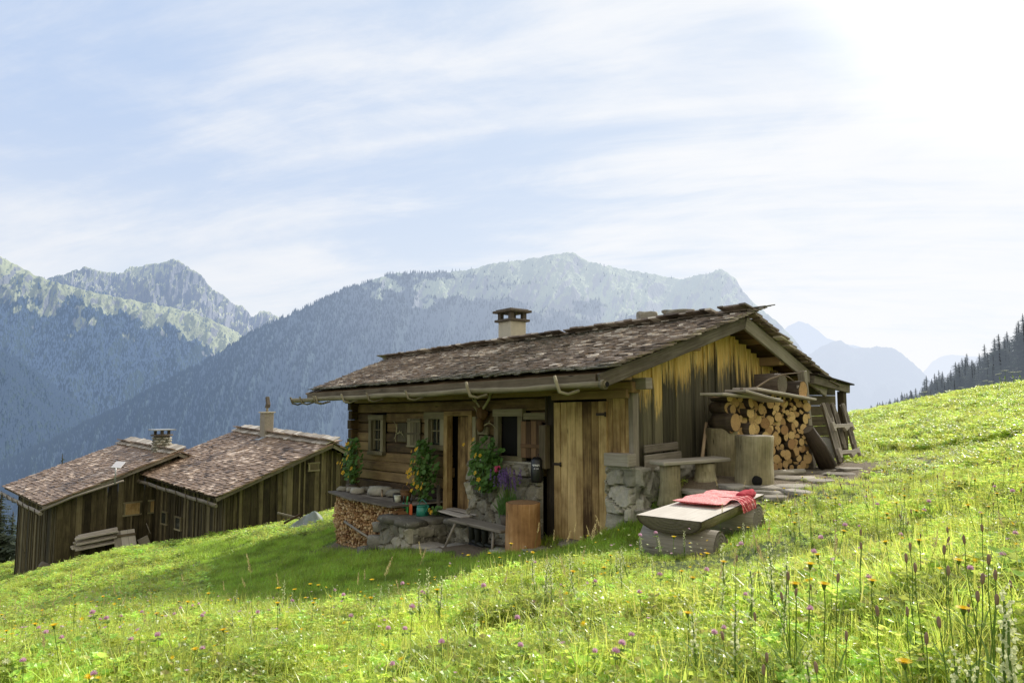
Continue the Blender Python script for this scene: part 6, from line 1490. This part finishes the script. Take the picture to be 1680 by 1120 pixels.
# --- flowers and seed heads
def head_petals(mb, c, r, n, rd, up=.25, layers=2):
    for l_ in range(layers):
        for k in range(n):
            a = k*2*math.pi/n + l_*.3 + rd.uniform(-.08, .08); d = Vector((math.cos(a), math.sin(a), up + l_*.35)).normalized(); t = Vector((-math.sin(a), math.cos(a), 0)); rr_ = r*(1 - l_*.3)
            mb.poly([c - t*r*.05, c + t*r*.05, c + d*rr_ + t*r*.13, c + d*rr_ - t*r*.13], r=rd.random())
def mk(kind):
    rd = random.Random(kind); st = MB(); hd_ = MB(); top = Vector((.01, .005, 1))
    def stem(h, r=.0016, wob=.03): pts = [Vector((0, 0, -.02)), Vector((wob*h*.4, 0, h*.4)), Vector((wob*h*1.2, wob*h*.5, h*.8)), Vector((wob*h, wob*h, h))]; st.tube(pts, [r*1.2, r, r*.9, r*.8], 5); return pts[-1]
    if kind == 'yellow_flower':
        t = stem(.25); head_petals(hd_, t, .017, 14, rd, .3, 3); st.tube([t - Z*.014, t - Z*.004, t + Z*.001], [.002, .006, .006], 7)
        for k in range(4): blade(st, (0, 0, 0), .09, .012, .9, k*1.6, .3)
        return st, hd_, M_STEM, M_YELLOW, 'flower_head', .25
    if kind == 'clover_flower':
        t = stem(.2); 
        for k in range(70):
            a = rd.random()*6.28; e = rd.uniform(-.3, 1); d = Vector((math.cos(a)*math.sqrt(max(0, 1 - e*e)), math.sin(a)*math.sqrt(max(0, 1 - e*e)), e)); s2 = d.orthogonal().normalized()*.0018
            hd_.poly([t + d*.004 - s2, t + d*.004 + s2, t + d*.014 + Z*.003 + s2*.6, t + d*.015 + Z*.004 - s2*.6], r=rd.random())
        for k in range(3): leaf_disc(st, t - Z*.02 + Vector((math.cos(k*2.1)*.014, math.sin(k*2.1)*.014, 0)), Vector((math.cos(k*2.1)*.3, math.sin(k*2.1)*.3, 1)), .011, rd, 6)
        for k in range(3): leaf_disc(st, Vector((.0, .0, .1)) + Vector((math.cos(k*2.1 + 1)*.02, math.sin(k*2.1 + 1)*.02, 0)), Vector((0, .2, 1)), .014, rd, 6)
        return st, hd_, M_STEM, M_CLOVER, 'flower_head', .2
    if kind == 'plantain':
        t = stem(.32, .0014); hd_.tube([t - Z*.002, t + Z*.003, t + Z*.011, t + Z*.02, t + Z*.025], [.0015, .0036, .0045, .0038, .001], 9, jit=.2)
        for k in range(4): blade(st, (0, 0, 0), .16, .013, .6, k*1.6 + .5, .3, 4)
        return st, hd_, M_STEM, M_SEED, 'seed_head', .34
    if kind == 'cream_flower':
        t = stem(.26, .0022)
        for k in range(16):
            z_ = .15 + k*.0085; a = k*2.4; d = Vector((math.cos(a), math.sin(a), .35)).normalized(); c = Vector((.03*z_, .02*z_, z_)); r_ = .0085*(1.15 - k/22); leaf_disc(hd_, c + d*.006, d, r_*.75, rd, 5); leaf_disc(hd_, c + d*.009 + Z*.004, Vector((-d.y, d.x, .3)), r_*.6, rd, 5)
        for k in range(8): blade(st, (0, 0, .02 + k*.018), .05, .012, 1.0, k*2.2, .4)
        return st, hd_, M_STEM, M_CREAM, 'flower_spike', .28
    if kind == 'seeding_grass':
        t = stem(.4, .0011, .08)
        for k in range(46):
            z_ = k/46; a = rd.random()*6.28; d = Vector((math.cos(a), math.sin(a), 1.4)).normalized(); c = Vector((.08*.4, .08*.4, .4)) + Vector((.02*z_, .01*z_, -.0 + z_*.09)); l_ = .022*(1 - z_*.6); s2 = Vector((-math.sin(a), math.cos(a), 0))*.0016
            hd_.poly([c, c + d*l_*.6 + s2, c + d*l_, c + d*l_*.6 - s2], r=rd.random())
        for k in range(4): blade(st, (0, 0, 0), .2, .004, .6, k*1.7, .4, 4)
        return st, hd_, M_STEM, M_STRAW, 'seed_head', .49
    if kind == 'white_umbel':
        t = stem(.4, .003)
        for k in range(16):
            a = k*2.4; rr_ = .07*math.sqrt((k + .5)/16); q = t + Vector((math.cos(a)*rr_, math.sin(a)*rr_, .035 - rr_*.12)); st.tube([t, q], .0009, 3)
            for j in range(7): leaf_disc(hd_, q + Vector((rd.uniform(-.009, .009), rd.uniform(-.009, .009), rd.uniform(0, .004))), Z, .004, rd, 5)
        for k in range(5): blade(st, (0, 0, .05 + k*.05), .12, .02, 1.0, k*1.9, .3)
        return st, hd_, M_STEM, M_WHITE, 'umbel', .43
KIND = {k: mk(k) for k in ('yellow_flower', 'clover_flower', 'plantain', 'cream_flower', 'seeding_grass', 'white_umbel')}
KM = {k: (a.mesh(k, mm), b.mesh(hn, hm_), hn, hh_) for k, (a, b, mm, hm_, hn, hh_) in KIND.items()}
KL = {'yellow_flower': ('yellow meadow flower with a ragged round head among the grass', 'flower', 'yellow flowers of the meadow'), 'clover_flower': ('pinkish purple round clover head among the meadow grass', 'clover', 'clover flowers of the meadow'), 'plantain': ('thin stalk with a brown oval seed head above the meadow grass', 'plantain', 'brown seed heads of the meadow'), 'cream_flower': ('pale cream flower spike with leafy stem in the meadow grass', 'flower', 'cream flower spikes of the meadow'), 'seeding_grass': ('straw coloured seeding grass stalk standing above the meadow', 'grass stalk', 'seeding grass stalks of the meadow'), 'white_umbel': ('flat white umbel flower on the meadow crest', 'flower', 'white umbels on the meadow crest')}
cnt = {}
def plant(kind, x, y, h, label=None, lean=.12, k=1.0):
    sm, hm_, hn, hh_ = KM[kind]; o = place(sm, kind, (x, y, gz(x, y)), (random.gauss(0, lean), random.gauss(0, lean), random.random()*6.28), (k*h/hh_*.5 + k*.5,)*2 + (h/hh_,))
    c = place(hm_, hn, (0, 0, 0)); c.parent = o
    f = (k*h/hh_*.5 + k*.5)/(h/hh_); c.scale = (1, 1, f); c.location = (0, 0, (1 - f)*{'yellow_flower': .25, 'clover_flower': .2, 'plantain': .32, 'cream_flower': .2, 'seeding_grass': .42, 'white_umbel': .4}[kind])
    lb = KL[kind]; tag(o, label or lb[0], lb[1], None if label else lb[2]); return o
random.seed(5)
def plant_px(kind, px, py, h, label=None, k=1.0, lean=.03):
    q = on_ground(px, py, h*.94, 1.0, 30); return plant(kind, q.x, q.y, h, label, lean, k)
for px_, py_, h in ((1322, 936, .3), (1303, 967, .27), (1346, 969, .28), (1500, 1106, .24), (1430, 958, .22), (1590, 1015, .25), (1560, 925, .24), (560, 935, 0.0)):
    if h: plant_px('yellow_flower', px_, py_, h)
for px_, py_ in ((1212, 868), (1226, 868), (758, 910), (772, 915), (803, 913), (820, 918), (862, 925), (685, 938), (1260, 870), (1305, 845), (1372, 822), (1460, 855), (1478, 818), (1600, 790), (1530, 770), (1495, 780), (1575, 800), (1640, 815), (1555, 870), (1505, 895), (1620, 835), (520, 965), (610, 955), (280, 900)):
    plant_px('yellow_flower', px_, py_, random.uniform(.18, .28), k=.9)
for px_, py_ in ((1592, 940), (1643, 916), (1560, 898), (1480, 880), (1407, 866), (1038, 1050), (975, 1075), (1170, 1045), (854, 1020), (855, 1065), (725, 1062), (650, 1095), (640, 1035), (665, 1035), (155, 1112), (38, 1093), (333, 1070), (330, 1015), (100, 1050), (1612, 845), (1380, 830), (1330, 1005), (1225, 980), (1190, 1035)):
    plant_px('clover_flower', px_, py_, random.uniform(.12, .2), k=.8)
for px_, py_, h in ((1409, 898, .36), (1401, 878, .38), (1512, 938, .36), (1500, 925, .36), (1544, 910, .36), (1594, 986, .34), (1560, 945, .36), (1620, 925, .38), (1249, 905, .36), (1246, 1022, .3), (1491, 843, .34), (1614, 870, .36), (1240, 1108, .3), (1560, 1035, .33), (1367, 1106, .3), (1448, 1015, .33), (1600, 890, .38), (1490, 905, .36), (1392, 1050, .3), (1270, 1090, .28), (1610, 950, .36), (1525, 1060, .32)):
    plant_px('plantain', px_, py_, h*.9)
for px_, py_, h in ((700, 940, .3), (720, 955, .28), (880, 920, .32), (893, 930, .3), (905, 935, .28), (940, 915, .3), (1190, 905, .3), (1265, 905, .34), (1280, 925, .32), (1230, 935, .3), (466, 958, .3), (1640, 1005, .34), (1660, 1020, .34), (1655, 985, .36), (1560, 1095, .28), (1600, 1100, .28), (1330, 1090, .26), (1020, 915, .26), (690, 960, .26), (1140, 1010, .26), (1205, 1000, .28)):
    plant_px('cream_flower', px_, py_, h, k=1.15)
g1 = plant_px('seeding_grass', 957, 850, .62, 'tall orange brown seed stalk standing before the corner of the plank door', k=.6)
dg = empty('drooping_grass', on_ground(1142, 905, 0), 'bent straw grass stalk arching before the near end of the half log bench', 'grass stalk')
mb = MB(); Yq = dg.location.y; pts = [P(1143, 905, Yq), P(1128, 880, Yq), P(1108, 862, Yq), P(1092, 851, Yq), P(1074, 848, Yq)]; mb.tube(pts, [.003, .0025, .002, .0015, .001], 5); mb.build('stalk', M_STRAW, dg)
mb = MB(); rd = random.Random(3)
for k in range(70):
    t = rd.random(); q = pts[2]*(1 - t) + pts[4]*t + Z*.012; mb.poly([q, q + Vector((rd.uniform(-.03, .01), 0, rd.uniform(-.03, .01))), q + Vector((rd.uniform(-.03, 0), rd.uniform(-.01, .01), rd.uniform(-.02, .02)))], r=rd.random())
mb.build('seed_head', M_STRAW, dg)
rg = np.random.default_rng(12)
def strew(kind, n, r0, r1, a0, a1, h0, h1, k=1.0, cond=None):
    c = 0; t = 0
    while c < n and t < n*30:
        t += 1; r = math.sqrt(rg.uniform(r0*r0, r1*r1)); a = R(rg.uniform(a0, a1)); x, y = r*math.sin(a), r*math.cos(a)
        if lawn(np.array([x]), np.array([y]))[0] > .1 or soil(np.array([x]), np.array([y]))[0] > .3 or hut_mask(np.array([x]), np.array([y]))[0]: continue
        if cond and not cond(x, y): continue
        plant(kind, x, y, rg.uniform(h0, h1), k=k); c += 1
strew('yellow_flower', 90, 2.2, 9, -38, 38, .16, .28)
strew('clover_flower', 50, 2.0, 7, -38, 38, .14, .22)
strew('plantain', 55, 1.6, 7, 17, 40, .2, .34)
strew('cream_flower', 55, 2.4, 8, -38, 30, .14, .24, 1.0)
strew('seeding_grass', 80, 2.2, 10, -38, 38, .28, .45)
for i in range(16):
    px_ = 1515 + i*10.5 + random.uniform(-5, 5); q = on_ground(px_, float(np.interp(px_, [1500, 1590, 1680], [652, 632, 624])) + 6, 0, 6, 30); plant('white_umbel', q.x, q.y, random.uniform(.35, .55), k=1.5)
# small far blossoms nobody could count
def sprinkle(name, mesh_list, n, r0, r1, h0, h1, sc_, label):
    x = []; r = np.sqrt(rg.uniform(r0*r0, r1*r1, n*2)); a = np.radians(rg.uniform(-40, 42, n*2)); x, y = r*np.sin(a), r*np.cos(a)
    k = (lawn(x, y) < .1) & (soil(x, y) < .2) & ~hut_mask(x, y); x, y = x[k][:n], y[k][:n]; z = ground(x, y) + rg.uniform(h0, h1, len(x)); m = len(x)
    o = instancer(name, np.stack([x, y, z], 1), np.stack([rg.normal(0, .3, m), rg.normal(0, .3, m), rg.uniform(0, 6, m)], 1), rg.uniform(.7, 1.2, m)*sc_, rg.integers(0, len(mesh_list), m), mesh_list); tag(o, label, 'flowers')
def headonly(mat, r, n=8):
    mb = MB(); rd = random.Random(4); head_petals(mb, Vector((0, 0, 0)), r, n, rd, .4, 2); return mb.mesh('blossom', mat)
sprinkle('small_blossoms', [headonly(M_YELLOW, .012), headonly(M_CREAM, .012), headonly(M_CLOVER, .011), headonly(M_SEED, .009), headonly(M_YELLOW, .011), headonly(M_WHITE, .008), headonly(M_CREAM, .009)], 5200, 2.2, 20, .1, .24, 1.0, 'scattered tiny yellow white and pink blossoms all over the meadow')
